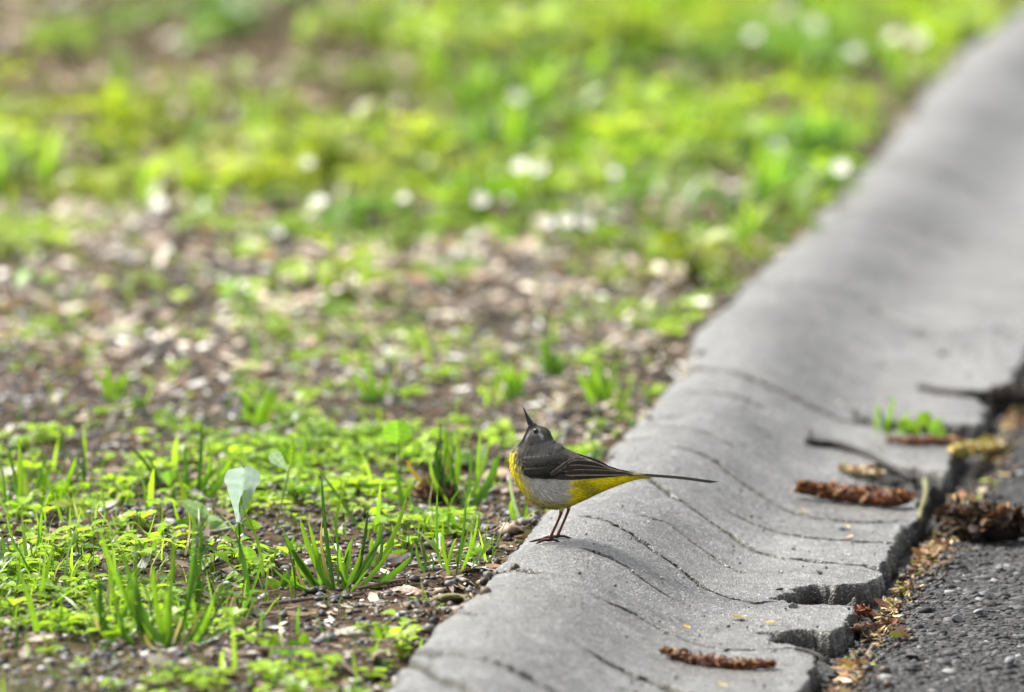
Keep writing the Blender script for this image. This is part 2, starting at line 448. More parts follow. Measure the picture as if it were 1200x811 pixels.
# fine cast ridges across the kerb (parallel trowel lines) and pitting
Z += .0007 * (fbm(U * 10, Vv * 160, 61, 3) - .5) + .0011 * (fbm(U * 130, Vv * 130, 62, 3) - .5)
Z += .0012 * (fbm(U * 9 + 7, Vv * 28, 63, 4) - .5) * sst(.22, .1, U) + .0016 * (fbm(U * 45, Vv * 45, 64, 3) - .5)
for cu, cv, w, dep, thru in cracks:
    lo, hi = cu[0], cu[-1]
    vc = np.interp(U, cu, cv) + .005 * (fbm(U * 30, U * 0 + w * 900, 71, 3) - .5) + .0035 * (vn(U * 190, U * 0 + 4, 72) - .5) + .0022 * (vn(U * 520, U * 0 + 9, 74) - .5)
    sl = np.interp(U, (cu[1:] + cu[:-1]) / 2, np.diff(cv) / np.diff(cu))
    dd = np.abs(Vv - vc) / np.sqrt(1 + np.clip(sl, -1.5, 1.5) ** 2)
    fade = sst(lo - .012, lo + .012, U) * sst(hi + .012, hi - .012, U)
    ww = w * .72 * (.22 + 1.5 * sst(.25, .8, fbm(U * 55, U * 0 + w * 7000 + dep * 900, 73, 4))) * (.3 + .7 * fade)
    g = fade * np.clip(1.25 - dd / np.maximum(ww, 1e-4), 0, 1)
    Z -= dep * 1.9 * g
    gt = fade * np.clip(1.3 - (dd - .0016) / np.maximum(ww, .0012), 0, 1)
    tint *= (1 - ((.93 if dep > .0085 else .72 if dep > .0065 else .55) * (.45 if cv.min() > 2.1 else 1) * gt + .10 * fade * np.exp(-(dd / (w * 2.0)) ** 2)) [..., None] * np.array([.9, .95, 1.1]))   # darker inside the crack and just beside it
wu = U + .007 * (fbm(U * 60, Vv * 60, 81, 3) - .5) * 2 + .004 * (np.floor(vn(U * 50, Vv * 50, 87) * 4) / 4 - .4)
wv = Vv + .014 * (fbm(U * 60, Vv * 60, 82, 3) - .5) * 2 + .010 * (np.floor(vn(U * 45 + 3, Vv * 45, 88) * 4) / 4 - .4)
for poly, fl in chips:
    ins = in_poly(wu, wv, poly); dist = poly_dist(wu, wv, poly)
    k = np.where(ins, sst(0, .006, dist), 0)
    floor = fl + .030 * (fbm(U * 45, Vv * 30, 83, 4) - .42) + .007 * (fbm(U * 190, Vv * 150, 84, 3) - .5)
    floor = floor + .010 * (np.abs(fbm(U * 70 + 3, Vv * 55, 86, 2) - .5) * 4 - .5)
    Z = np.where(ins, Z * (1 - k) + np.minimum(Z, floor) * k, Z)
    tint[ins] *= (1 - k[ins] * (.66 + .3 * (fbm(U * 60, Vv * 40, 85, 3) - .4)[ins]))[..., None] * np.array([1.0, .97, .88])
# lip: ragged edge that drops to the road
lip = KW - .004 + .008 * (vn(Vv * 16, Vv * 0 + 2, 98) - .6) + .006 * (fbm(Vv * 22, Vv * 0, 91, 4) - .5) * 2 - .010 * sst(.62, .8, fbm(Vv * 9, Vv * 0 + 5, 92, 3))
lip = lip + .006 * (np.floor(vn(Vv * 38, Vv * 0 + 6, 99) * 3) / 3 - .4)
Z -= .05 * sst(lip - .0028, lip + .0015, U)
tint *= (1 - .62 * sst(lip - .003, lip + .001, U))[..., None]  # lip face darkened: dirt, and shade put into the colour
# left edge: broken and uneven
led = .004 + .034 * (fbm(Vv * 9, Vv * 0 + 8, 93, 4) - .40) + .008 * (vn(Vv * 70, Vv * 0, 94) - .5)
Z -= .028 * sst(led + .006, led - .006, U) * sst(.04, .03, U)
Z[:, 0] = -.03
deep = sst(-.003, -.010, Z) * (U > .1)
rag = deep * (.013 * (fbm(Vv * 55, Z * 160, 95, 4) - .5) + .006 * (vn(Vv * 230, Z * 330, 96) - .5))
bx, by = uv2xy(U + rag, Vv + deep * .008 * (fbm(U * 90 + 5, Z * 160, 97, 3) - .5))
KV = np.stack([bx, by, Z], -1).reshape(-1, 3)
KF = grid_faces(len(vs), len(us))
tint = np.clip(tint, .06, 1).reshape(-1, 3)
kerb = bpy.data.objects.new("kerb", None); COL.objects.link(kerb); kerb["kind"] = "structure"
joints = sorted([c for c in cracks if c[4]], key=lambda c: np.interp(.15, c[0], c[1]))
uc = U.reshape(-1)[KF].mean(1); vcn = Vv.reshape(-1)[KF].mean(1)
blk = np.zeros(len(KF), int)
for c in joints: blk += vcn > np.interp(uc, c[0], c[1])
for vj in (3.9, 4.9, 5.9, 7.2): blk += vcn > vj
for k in range(blk.max() + 1):
    f = KF[blk == k]
    if not len(f): continue
    ids, inv = np.unique(f, return_inverse=True)
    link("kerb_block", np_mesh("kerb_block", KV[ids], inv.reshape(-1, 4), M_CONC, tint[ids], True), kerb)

# ------------------------------------------------------------------ soil and road sheets out to the horizon
def sheet(name, us, vs, zf, mat):
    U, Vv = np.meshgrid(us, vs); x, y = uv2xy(U, Vv)
    o = link(name, np_mesh(name, np.stack([x, y, zf(U, Vv)], -1).reshape(-1, 3), grid_faces(len(vs), len(us)), mat, None, True))
    o["kind"] = "structure"; return o
sv = np.concatenate([[-60, -20, -8, -4, -2, -1], np.arange(-.6, 2.2, .008), np.arange(2.2, 9, .03), [9.5, 11, 14, 20, 40, 100, 400]])
sheet("soil", np.concatenate([[-400, -100, -30, -10, -5, -3], np.arange(-2.0, -.9, .05), np.arange(-.9, .04, .006)]), sv, soil_z, M_SOIL)
sheet("road", np.concatenate([np.arange(.280, .62, .004), np.arange(.64, 1.6, .04), [2, 4, 8, 20, 60, 400]]),
      np.concatenate([[-60, -20, -8, -4, -2, -1], np.arange(-.3, 2.0, .006), np.arange(2.0, 9, .06), [9.5, 11, 14, 20, 40, 100, 400]]), road_z, M_ASPH)

# ------------------------------------------------------------------ random points in the view (with a margin at the sides)
def pts_soil(n, y0, y1, margin=.12, umax=-.004):
    y = np.sqrt(rng.uniform(y0 ** 2, y1 ** 2, n)); x = rng.uniform(-1, 1, n) * (y * .0640 + margin)
    u, v = xy2uv(x, y); k = u < umax
    return u[k], v[k], x[k], y[k]
def pos_of(u, v, zf, dz=0):
    x, y = uv2xy(u, v); return np.stack([x, y, zf(u, v) + dz], -1)
def palette(cols, w, n, var=.25):
    c = np.array(cols)[rng.choice(len(cols), n, p=np.array(w) / sum(w))]
    return np.clip(c * (1 + rng.normal(0, var, (n, 1))), .004, .9)
def px_row(y): return FPX * (CAMH - .02) / y - 950      # image row of a ground point at distance y

# how green the ground is, as the photograph shows it (0..1) in ground coordinates
def green(u, v, x, y):
    g = .15 + .85 * sst(8.45, 9.1, y + .35 * (fbm(x * 3, y * 1.4, 101, 3) - .5))
    g = g + .95 * np.exp(-((y - 7.24) / .17) ** 2) * sst(-.04, -.15, x)
    g = g + 1.1 * np.exp(-((y - 6.55) / .17) ** 2) * sst(-.14, -.22, x)
    g = g + .6 * np.exp(-((y - 6.90) / .10) ** 2) * sst(-.30, -.36, x)
    g = g + .35 * np.exp(-((y - 6.85) / .12) ** 2) * np.exp(-((x + .07) / .05) ** 2)
    g = g + .45 * np.exp(-((y - 6.15) / .07) ** 2) * sst(-.18, -.26, x)
    g = g * (.25 + 1.25 * sst(.32, .62, fbm(x * 6 + 3, y * 3, 102, 3)))
    g = g * (1 - .85 * sst(9.6, 10.2, y) * sst(-.02, -.25, x) * sst(.35, .55, fbm(x * 2.2, y * .9, 103, 2) + .12))
    g = np.maximum(g, (.35 + .4 * sst(7.4, 8.6, y)) * sst(-.08, -.02, u) * sst(6.9, 7.3, y) * sst(.35, .6, fbm(v * 9, v * 0, 104, 3)))
    return np.clip(g, 0, 1)

# ---- gravel
n = 46000
u, v, x, y = pts_soil(n, 5.9, 9.2)
k = rng.random(len(u)) < .95 * (1 - .6 * green(u, v, x, y)); u, v, x, y = u[k], v[k], x[k], y[k]
sz = np.clip(rng.lognormal(math.log(.0023), .42, len(u)), .0012, .0055)
gc = palette([(.014, .014, .014), (.050, .049, .049), (.13, .125, .12), (.15, .10, .06), (.45, .43, .41)], [5, 4, 3, 2, 1.3], len(u), .25)
V_, F_, C_ = scatter(stone_tmpl(8), pos_of(u, v, soil_z, sz * .25), sz[:, None] * np.array([1.15, 1.15, .72]), rots(rng.uniform(0, 6.28, len(u)), rng.uniform(0, .5, len(u)), rng.uniform(0, 6.28, len(u))), gc)
stuff("gravel", np_mesh("gravel", V_, F_, M_STONE, C_), "dark grey and brown crushed gravel strewn over the soil")
# ---- asphalt aggregate
n = 26000
u = rng.uniform(KW + .004, .64, n); v = rng.uniform(-.15, 2.3, n)
sz = np.clip(rng.lognormal(math.log(.0021), .52, n), .0010, .0075)
gc = palette([(.010, .010, .010), (.026, .026, .026), (.055, .055, .054), (.16, .155, .15)], [5, 5, 2.5, .7], n, .35)
V_, F_, C_ = scatter(stone_tmpl(8), pos_of(u, v, road_z, sz * rng.uniform(-.55, .0, n)), sz[:, None] * np.array([1.25, 1.25, .68]), rots(rng.uniform(0, 6.28, n), rng.uniform(0, .35, n), rng.uniform(0, 6.28, n)), gc)
stuff("asphalt_aggregate", np_mesh("asphalt_aggregate", V_, F_, M_AGG, C_), "coarse dark stone chips bedded in the road surface")

# ---- small dry litter: husks, bark crumbs, needle bits
def flake(nu=3, nv=4, curl=.5, tw=.4, wid=.45):
    s = np.linspace(-1, 1, nv); t = np.linspace(-1, 1, nu)
    Sg, Tg = np.meshgrid(s, t, indexing='ij'); w = wid * np.sqrt(np.clip(1.05 - Sg ** 2, .05, 1)) * (1 + .25 * rng.uniform(-1, 1, Sg.shape))
    V = np.stack([Sg, Tg * w, curl * (Tg * w) ** 2 * 1.6 + tw * Sg * Tg * w + curl * .35 * Sg ** 2 + .05 * rng.uniform(-1, 1, Sg.shape)], -1).reshape(-1, 3)
    return V, tri(grid_faces(nv, nu)), None
flakes = [flake(curl=rng.uniform(-.6, .9), tw=rng.uniform(-.6, .6), wid=rng.uniform(.18, .6)) for _ in range(10)]
LIT = [(.28, .21, .14), (.42, .35, .25), (.17, .12, .08), (.06, .045, .034), (.58, .54, .45), (.22, .12, .065)]
n = 32000
u, v, x, y = pts_soil(n, 5.9, 9.6)
k = rng.random(len(u)) < (.35 + .65 * sst(.4, .6, fbm(x * 9, y * 5, 111, 3))) * (1 - .5 * green(u, v, x, y)); u, v, x, y = u[k], v[k], x[k], y[k]
sz = np.clip(rng.lognormal(math.log(.0042), .5, len(u)), .0018, .014) * (1 + .9 * sst(7.2, 8.3, y) * rng.random(len(u)))
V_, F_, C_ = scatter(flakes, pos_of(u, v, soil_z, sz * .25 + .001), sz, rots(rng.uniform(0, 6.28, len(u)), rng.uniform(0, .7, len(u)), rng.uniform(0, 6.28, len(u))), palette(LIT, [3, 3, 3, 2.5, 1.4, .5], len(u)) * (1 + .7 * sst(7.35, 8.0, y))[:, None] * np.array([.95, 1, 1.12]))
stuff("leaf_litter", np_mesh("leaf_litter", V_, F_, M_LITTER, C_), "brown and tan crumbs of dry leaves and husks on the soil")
# gutter litter along the lip
n = 3000
v = rng.uniform(-.15, 2.4, n); u = KW + .008 + np.abs(rng.normal(0, .013, n)) * (.4 + 1.5 * fbm(v * 9, v * 0, 112, 3) ** 1.5)
k = rng.random(n) < (sst(.34, .66, fbm(v * 11, v * 0 + 4, 113, 3)) + .10) * .8; u, v = u[k], v[k]; n = len(u)
sz = np.clip(rng.lognormal(math.log(.0036), .45, n), .0015, .010)
V_, F_, C_ = scatter(flakes, pos_of(u, v, road_z, sz * .5 + .002 + .008 * rng.random(n) * sst(KW + .03, KW, u)), sz, rots(rng.uniform(0, 6.28, n), rng.uniform(0, 1.0, n), rng.uniform(0, 6.28, n)),
    palette([(.30, .19, .09), (.42, .31, .15), (.22, .11, .045), (.15, .055, .025), (.26, .30, .04), (.60, .52, .36), (.06, .04, .025)], [3, 3, 2, 2, 1.8, 1.3, 1.5], n))
stuff("gutter_litter", np_mesh("gutter_litter", V_, F_, M_LITTER, C_), "tan husks and seed scales gathered along the broken kerb lip")

# small twigs and straws
tw = []
for _ in range(6):
    b_ = rng.uniform(-.25, .25); V, F = tube([(-1, 0, 0), (-.4, b_ * .6, .02), (.3, b_, .03), (1, 0, .02)], [.05, .055, .05, .03], 5); tw.append((V, F, None))
n = 1100
u, v, x, y = pts_soil(n, 5.9, 9.0); n = len(u)
sz = np.clip(rng.lognormal(math.log(.010), .5, n), .004, .028)
V_, F_, C_ = scatter(tw, pos_of(u, v, soil_z, .003), sz[:, None] * np.array([[1, 1, 1.]]), rots(rng.uniform(0, 6.28, n), rng.normal(0, .15, n), rng.uniform(0, 6.28, n)), palette([(.10, .065, .045), (.20, .14, .10), (.40, .32, .22), (.045, .03, .024)], [3, 3, 2, 2], n))
stuff("twig_litter", np_mesh("twig_litter", V_, F_, M_WOOD, C_), "thin broken twigs and straws scattered on the soil")
n = 5200
v = rng.uniform(-.15, 2.4, n); u = KW + .003 + np.abs(rng.normal(0, .017, n)) * (.4 + 1.3 * fbm(v * 8, v * 0 + 2, 114, 3))
sz = np.clip(rng.lognormal(math.log(.0017), .55, n), .0008, .006)
V_, F_, C_ = scatter(stone_tmpl(6), pos_of(u, v, road_z, sz * .3 + .005 * rng.random(n) * sst(KW + .025, KW, u)), sz, rots(rng.uniform(0, 6.28, n), rng.uniform(0, .6, n), rng.uniform(0, 6.28, n)), palette([(.02, .014, .010), (.05, .035, .024), (.012, .012, .012), (.11, .08, .05)], [4, 3, 3, 1.5], n))
stuff("soil_crumbs", np_mesh("soil_crumbs", V_, F_, M_STONE, C_), "dark soil crumbs and grit packed along the broken kerb lip")
n = 5200
v = rng.uniform(-.15, 4.5, n); u = rng.normal(-.004, .020, n); k = rng.random(n) < sst(.40, .66, fbm(v * 13, v * 0 + 9, 115, 3)) * sst(.045, .0, u) + .05; u, v = u[k], v[k]; n = len(u)
zz = np.maximum(soil_z(u, v), np.where(u > .002, kerb_z(u, v) - .004, -1)); x_, y_ = uv2xy(u, v); h = n // 2
sz = np.clip(rng.lognormal(math.log(.0022), .55, n), .0009, .007); R_ = rots(rng.uniform(0, 6.28, n), rng.uniform(0, .6, n), rng.uniform(0, 6.28, n)); P_ = np.stack([x_, y_, zz + sz * .5], -1)
V_, F_, C_ = scatter(stone_tmpl(6), P_[:h], sz[:h], R_[:h], palette([(.022, .015, .010), (.055, .038, .024), (.13, .12, .11), (.10, .07, .04)], [4, 3, 2, 1.5], h))
stuff("edge_crumbs", np_mesh("edge_crumbs", V_, F_, M_STONE, C_), "soil crumbs and grit spilled over the kerb's left edge")
V_, F_, C_ = scatter(flakes, P_[h:], sz[h:] * 1.8, R_[h:], palette(LIT, [3, 3, 3, 2, 1, .6], n - h))
stuff("edge_litter", np_mesh("edge_litter", V_, F_, M_LITTER, C_), "dry leaf crumbs lodged along the kerb's left edge")
# ---- ground cover of small seedlings
def leaf_arr(L, W, nl=6, nw=3, cup=.25, droop=.35, tipp=1.0, shape='oval'):
    """leaf along +X from the origin, blade in XY, Z up; a folded midrib, rounded or pointed"""
    s = np.linspace(0, 1, nl); t = np.linspace(-1, 1, nw)
    if shape == 'oval': w = np.sin(np.pi * np.clip(s, .02, 1) ** .8) ** .75
    elif shape == 'blade': w = np.clip(np.sin(np.pi * (.12 + .88 * s)) ** .7, 0, 1)
    elif shape == 'obov': w = (s ** 1.1) * np.sqrt(np.clip(1 - s ** 6, 0, 1)) * 1.25
    else: w = np.sqrt(np.clip(1 - (2 * s - 1) ** 2, 0, 1))
    w = np.maximum(w, .04)
    Sg, Tg = np.meshgrid(s, t, indexing='ij'); w = w[:, None] * np.ones_like(Tg)
    V = np.stack([Sg * L, Tg * w * W / 2, -droop * L * Sg ** 2 + cup * W * np.abs(Tg) * w], -1).reshape(-1, 3)
    return V, tri(grid_faces(nl, nw))
def place_leaf(V, base, yaw, pitch):
    c, s = math.cos(pitch), math.sin(pitch); R1 = np.array([[c, 0, -s], [0, 1, 0], [s, 0, c]])
    c, s = math.cos(yaw), math.sin(yaw); R2 = np.array([[c, -s, 0], [s, c, 0], [0, 0, 1]])
    return V @ (R2 @ R1).T + np.asarray(base)
def seedling_tmpl(kind):
    parts = []; h = rng.uniform(.5, 1.3) * .011
    nl = rng.integers(3, 6)
    for q in range(nl):
        L = rng.uniform(.006, .010); W = L * rng.uniform(.6, 1.0)
        V, F = leaf_arr(L, W, 5, 3, cup=.2, droop=rng.uniform(.1, .5), shape='round' if kind else 'oval')
        yaw = q * 6.283 / nl + rng.uniform(-.5, .5); hh = h * rng.uniform(.5, 1.15)
        off = np.array([math.cos(yaw), math.sin(yaw), 0]) * rng.uniform(.001, .004)
        parts.append((place_leaf(V, off + [0, 0, hh], yaw, rng.uniform(-.1, .6)), F, (1, 1, 1)))
        Vt, Ft = tube([(0, 0, -.002), off * .5 + [0, 0, hh * .6], off + [0, 0, hh]], .0004, 3, False)
        parts.append((Vt, Ft, (.75, .7, .7)))
    return merge(parts)
seedl = [seedling_tmpl(k % 2) for k in range(10)]
GRN = [(.18, .31, .016), (.26, .42, .028), (.31, .47, .04), (.09, .19, .015), (.32, .42, .06)]
n = 42000
u, v, x, y = pts_soil(n, 5.9, 8.95)
g = green(u, v, x, y); k = rng.random(len(u)) < .85 * g * sst(.36, .62, fbm(x * 13 + 4, y * 8, 133, 3)) + .006; u, v, x, y = u[k], v[k], x[k], y[k]
sc = np.clip(rng.lognormal(-.16, .36, len(u)), .4, 1.7) * (1 - .22 * sst(7.4, 7.7, y) * sst(8.8, 8.4, y))
V_, F_, C_ = scatter(seedl, pos_of(u, v, soil_z), sc, rots(rng.uniform(0, 6.28, len(u)), rng.uniform(0, .3, len(u)), rng.uniform(0, 6.28, len(u))), palette(GRN, [3, 4, 3, 1.5, 1], len(u), .16))
stuff("ground_cover", np_mesh("ground_cover", V_, F_, M_LEAF, C_), "low bright green seedlings and moss spreading over the gravel")
def patch(x, y):
    """stands of yellower and of darker green plants, by place"""
    a = sst(.38, .62, fbm(x * 5 + 9, y * 2.6, 141, 3))[:, None]; b = sst(.45, .7, fbm(x * 4, y * 2.2 + 7, 142, 3))[:, None]
    return (np.array([.55, .72, .9]) * (1 - a) + np.array([1.13, 1.06, .85]) * a) * (1 - b * .35 * np.array([[.6, 1, .2]]))
# far leafy weeds, larger, in the grass
n = 5200
u, v, x, y = pts_soil(n, 8.3, 14.5, .25)
g = green(u, v, x, y); k = rng.random(len(u)) < .8 * g; u, v, x, y = u[k], v[k], x[k], y[k]
sc = rng.uniform(1.0, 4.6, len(u)) * (.55 + .9 * fbm(x * 5, y * 3.5, 131, 2))
V_, F_, C_ = scatter(seedl, pos_of(u, v, soil_z), sc, rots(rng.uniform(0, 6.28, len(u)), rng.uniform(0, .4, len(u)), rng.uniform(0, 6.28, len(u))), palette(GRN, [3, 4, 4, 1, 1.5], len(u), .18) * patch(x, y))
stuff("leafy_weeds", np_mesh("leafy_weeds", V_, F_, M_LEAF, C_), "blurred broad leaved weeds growing among the grass behind")
# ---- grass
def blade_tmpl(nseg=4):
    L = 1.0; bend = rng.uniform(.05, .7); t = np.linspace(0, 1, nseg + 1)
    cx_ = bend * t ** 2 * .8; cz = t * (1 - .25 * bend * t)
    w = .032 * (1 - t ** 2.2) + .001
    tw = rng.uniform(-.6, .6) * t
    V = np.stack([np.stack([cx_ + s * w * np.sin(tw), s * w * np.cos(tw), cz], -1) for s in (-1, 1)], 1).reshape(-1, 3)
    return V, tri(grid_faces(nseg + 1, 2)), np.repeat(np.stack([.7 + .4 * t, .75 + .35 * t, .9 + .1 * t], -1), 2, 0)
bl = [blade_tmpl() for _ in range(12)]
n = 34000
u, v, x, y = pts_soil(n, 8.1, 15.5, .3)
g = green(u, v, x, y) * (.25 + .75 * sst(.35, .65, fbm(x * 7, y * 4, 121, 3))); k = rng.random(len(u)) < .85 * g; u, v, x, y = u[k], v[k], x[k], y[k]
sc = rng.uniform(.025, .075, len(u)) * (.6 + .7 * fbm(x * 4, y * 3, 122, 2))
sc3 = np.stack([sc, sc * rng.uniform(.7, 1.5, len(u)), sc], -1)
GRS = [(.20, .35, .018), (.28, .44, .03), (.34, .50, .045), (.10, .22, .018), (.40, .44, .16)]
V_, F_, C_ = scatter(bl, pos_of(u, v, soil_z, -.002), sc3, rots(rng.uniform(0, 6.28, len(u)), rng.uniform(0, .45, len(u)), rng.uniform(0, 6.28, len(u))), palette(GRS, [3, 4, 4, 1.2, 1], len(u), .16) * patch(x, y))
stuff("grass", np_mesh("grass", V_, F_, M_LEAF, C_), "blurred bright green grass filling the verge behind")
# sparse short grass among the near gravel
n = 6500
u, v, x, y = pts_soil(n, 5.9, 8.3, .12)
g = green(u, v, x, y); k = rng.random(len(u)) < .95 * g * sst(.3, .6, fbm(x * 10, y * 6 + 4, 134, 3)) + .03; u, v, x, y = u[k], v[k], x[k], y[k]
sc = np.clip(rng.lognormal(math.log(.020), .5, len(u)), .007, .055); sc3 = np.stack([sc, sc * rng.uniform(.8, 1.8, len(u)), sc], -1)
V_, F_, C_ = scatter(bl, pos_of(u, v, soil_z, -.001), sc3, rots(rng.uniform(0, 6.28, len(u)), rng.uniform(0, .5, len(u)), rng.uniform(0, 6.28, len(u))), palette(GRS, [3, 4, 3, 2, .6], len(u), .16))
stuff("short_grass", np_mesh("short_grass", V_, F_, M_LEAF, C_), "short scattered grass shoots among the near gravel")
# looser, taller thin grass in the lower left
n = 560
x = rng.normal(-.31, .075, n); y = 6.52 + rng.normal(0, .11, n); x2 = rng.normal(-.40, .05, 250); y2 = 6.95 + rng.normal(0, .10, 250); x3 = rng.normal(-.06, .045, 160); y3 = 6.80 + rng.normal(0, .07, 160)
x = np.concatenate([x, x2, x3]); y = np.concatenate([y, y2, y3]); u, v = xy2uv(x, y); k = (u < -.015) & (rng.random(len(u)) < .25 + .75 * sst(.35, .6, fbm(x * 22, y * 16, 135, 2))); u, v = u[k], v[k]
sc = np.clip(rng.lognormal(math.log(.026), .5, len(u)), .010, .070); sc3 = np.stack([sc * rng.uniform(.4, 2.2, len(u)), sc * rng.uniform(.5, 1.3, len(u)), sc], -1)
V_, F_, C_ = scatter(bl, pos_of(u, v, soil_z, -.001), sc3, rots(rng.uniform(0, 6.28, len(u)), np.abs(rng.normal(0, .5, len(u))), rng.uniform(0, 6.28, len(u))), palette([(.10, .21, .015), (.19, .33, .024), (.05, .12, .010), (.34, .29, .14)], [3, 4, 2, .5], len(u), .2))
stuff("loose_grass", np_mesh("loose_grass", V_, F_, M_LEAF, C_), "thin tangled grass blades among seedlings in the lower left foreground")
# far brown litter under the grass
n = 6000
u, v, x, y = pts_soil(n, 8.6, 14.5, .25)
sz = rng.uniform(.006, .02, len(u))
V_, F_, C_ = scatter(flakes, pos_of(u, v, soil_z, sz * .3 + .002), sz, rots(rng.uniform(0, 6.28, len(u)), rng.uniform(0, .7, len(u)), rng.uniform(0, 6.28, len(u))), palette(LIT, [3, 3, 3, 2, 2, 1], len(u)))
stuff("fallen_leaves", np_mesh("fallen_leaves", V_, F_, M_LITTER, C_), "brown fallen leaf pieces lying under the far grass")

# ------------------------------------------------------------------ countable small things
def zone(x, y):
    """words for the part of the photograph that shows the ground point, used in labels"""
    px = CX + FPX * x / y; py = px_row(y)
    h = "at the far left" if px < 200 else "left of centre" if px < 450 else "near the centre" if px < 700 else "towards the kerb"
    v = "along the top edge" if py < 110 else "in the upper third" if py < 270 else "in the middle distance" if py < 400 else "level with the bird's head" if py < 540 else "level with the bird's feet" if py < 680 else "in the near foreground"
    return v + " " + h
def px_per(p): return math.hypot(p[1], p[2] - CAMH) / FPX          # metres per photograph pixel at p
def stone_mesh(seed_sub=2):
    V, F, _ = stone_tmpl(1, seed_sub, .05)[0]; V = V / np.abs(V).max(); return V, F
peb = []
for c in [(.34, .335, .32), (.24, .235, .23), (.055, .055, .06), (.22, .20, .18), (.13, .13, .14)]:
    V, F = stone_mesh(2); V = V * np.array([1.1, 1.0, .7]) * .006
    peb.append(np_mesh("pebble", V, F, M_STONE, np.tile(c, (len(V), 1)), False))
def put_pebble(p, me, s, label, group, rz=None):
    o = link("pebble", me); o.location = [float(a) for a in p]; o.scale = (s, s, s * random.uniform(.8, 1.1)); o.rotation_euler = (random.uniform(-.3, .3), random.uniform(-.3, .3), random.uniform(0, 6.28) if rz is None else rz)
    return tag(o, label, "pebble", group)
PN = [("pale grey pebble lying among the gravel on the verge", "pale pebbles on the verge"), ("mid grey pebble lying among the gravel on the verge", "grey pebbles on the verge"),
      ("black stone chip lying among the gravel on the verge", "black stone chips on the verge"), ("brownish pebble lying among the gravel on the verge", "brownish pebbles on the verge"), ("dark grey pebble lying among the gravel on the verge", "dark pebbles on the verge")]
cnt = 0
while cnt < 150:
    y = math.sqrt(random.uniform(6.0 ** 2, 9.0 ** 2)); x = random.uniform(-1, 1) * y * .0626
    u, v = xy2uv(x, y)
    if u > -.015: continue
    k = random.choices(range(5), [3, 3, 4, 2, 4])[0]; s = random.uniform(.65, 1.35) * (1 + .25 * max(0, y - 7.4))
    put_pebble((x, y, float(soil_z(u, v)) + .002 * s), peb[k], s, PN[k][0].replace("lying among the gravel on the verge", "on the verge ") + zone(x, y), PN[k][1]); cnt += 1
for px, py, s, lab in [
    (985, 622, 1.3, "black stone crumb at the kerb edge under the long red catkin"), (960, 672, .9, "black grit crumb alone on the flat gutter of the kerb"),
    (968, 667, .55, "tiny black grit crumb beside a larger one on the gutter"), (913, 692, .85, "black grit crumb on the gutter near the foot of the slope"),
    (929, 711, 1.35, "large black crumb at the point of the upper broken notch"), (851, 763, .85, "square black crumb just above the brown catkin"),
    (893, 735, .6, "small black crumb on the gutter above the lower notch"), (923, 735, .5, "tiny black crumb nearest the lower broken notch"),
    (907, 764, .7, "flat black crumb on the gutter right of the square one"), (798, 728, .45, "tiny dark crumb at the foot of the kerb slope"),
    (840, 738, .5, "tiny grey crumb on the kerb left of a yellow scale"), (792, 795, .6, "dark crumb on the kerb left below the brown catkin"),
    (1104, 416, 1.5, "blurred black crumb on the far gutter, left of three"), (1170, 385, 1.8, "blurred black crumb on the far gutter by the frame edge"), (1135, 408, 1.2, "blurred grey crumb on the far gutter, between two black ones"),
    (1056, 620, 1.7, "black pebble on the kerb lip beside the green twig")]:
    p = at(px, py); put_pebble(p + [0, 0, .0015], peb[2], s * .62, lab, "black crumbs on the kerb")
for px, py, s, lab in [(1122, 728, 1.4, "largest black stone chip loose on the road"), (1070, 773, 1.3, "wedge shaped dark chip on the road near the lower edge"), (1155, 700, 1.2, "dark stone chip on the road right of the kerb"), (1172, 668, 1.1, "dark stone chip on the road by the frame edge"), (1184, 780, 1.0, "grey stone chip on the road near the lower right corner"), (1148, 640 + 82, .9, "small dark chip on the road beside the largest one")]:
    p = at(px, py); put_pebble(p + [0, 0, .003], peb[2 if s > 1.05 else 4], s, lab, "loose stone chips on the road")
for px, py, lab, c in [(938, 600, "round tan seed scale on the kerb below the red catkin", (.5, .36, .18)), (941, 604, "small cream scale on the kerb beside a tan one", (.55, .45, .28)), (995, 633, "tan seed scale on the kerb crack near the lip", (.52, .38, .2)),
    (866, 727, "pale yellow elongated petal on the gutter", (.62, .55, .25)), (804, 738, "orange yellow speck on the kerb slope foot", (.6, .3, .03)), (902, 733, "tiny ochre scale on the gutter beside black crumbs", (.5, .3, .08)), (847, 806, "yellow scale on the kerb below the brown catkin", (.55, .42, .08)), (992, 585 + 35, "cream husk at the kerb joint beside the catkin", (.6, .5, .3))]:
    V, F, _ = flake(3, 5, .6, .2, .5); p = at(px, py); me = np_mesh("seed_scale", V * (.007 if 'elong' in lab else .0042), F, M_LITTER, np.tile(c, (len(V), 1)), True)
    o = link("seed_scale", me); o.location = p + np.array([0, 0, .0022]); o.rotation_euler = (random.uniform(-.3, .3), random.uniform(-.3, .3), random.uniform(-.5, .5)); tag(o, lab, "seed scale", "seed scales on the kerb")

n = 900
u = np.concatenate([rng.uniform(.16, .295, 650), rng.uniform(.01, .18, 250)]); v = rng.uniform(-.1, 2.3, n)
sz = np.clip(rng.lognormal(math.log(.0007), .45, n), .0004, .0022)
V_, F_, C_ = scatter(stone_tmpl(5), pos_of(u, v, kerb_z, sz * .4), sz, rots(rng.uniform(0, 6.28, n), rng.uniform(0, .5, n), rng.uniform(0, 6.28, n)), palette([(.02, .02, .02), (.05, .045, .04), (.4, .36, .28), (.12, .09, .05)], [5, 3, 1, 1], n))
stuff("grit", np_mesh("grit", V_, F_, M_STONE, C_), "fine dark grit sprinkled over the concrete kerb")
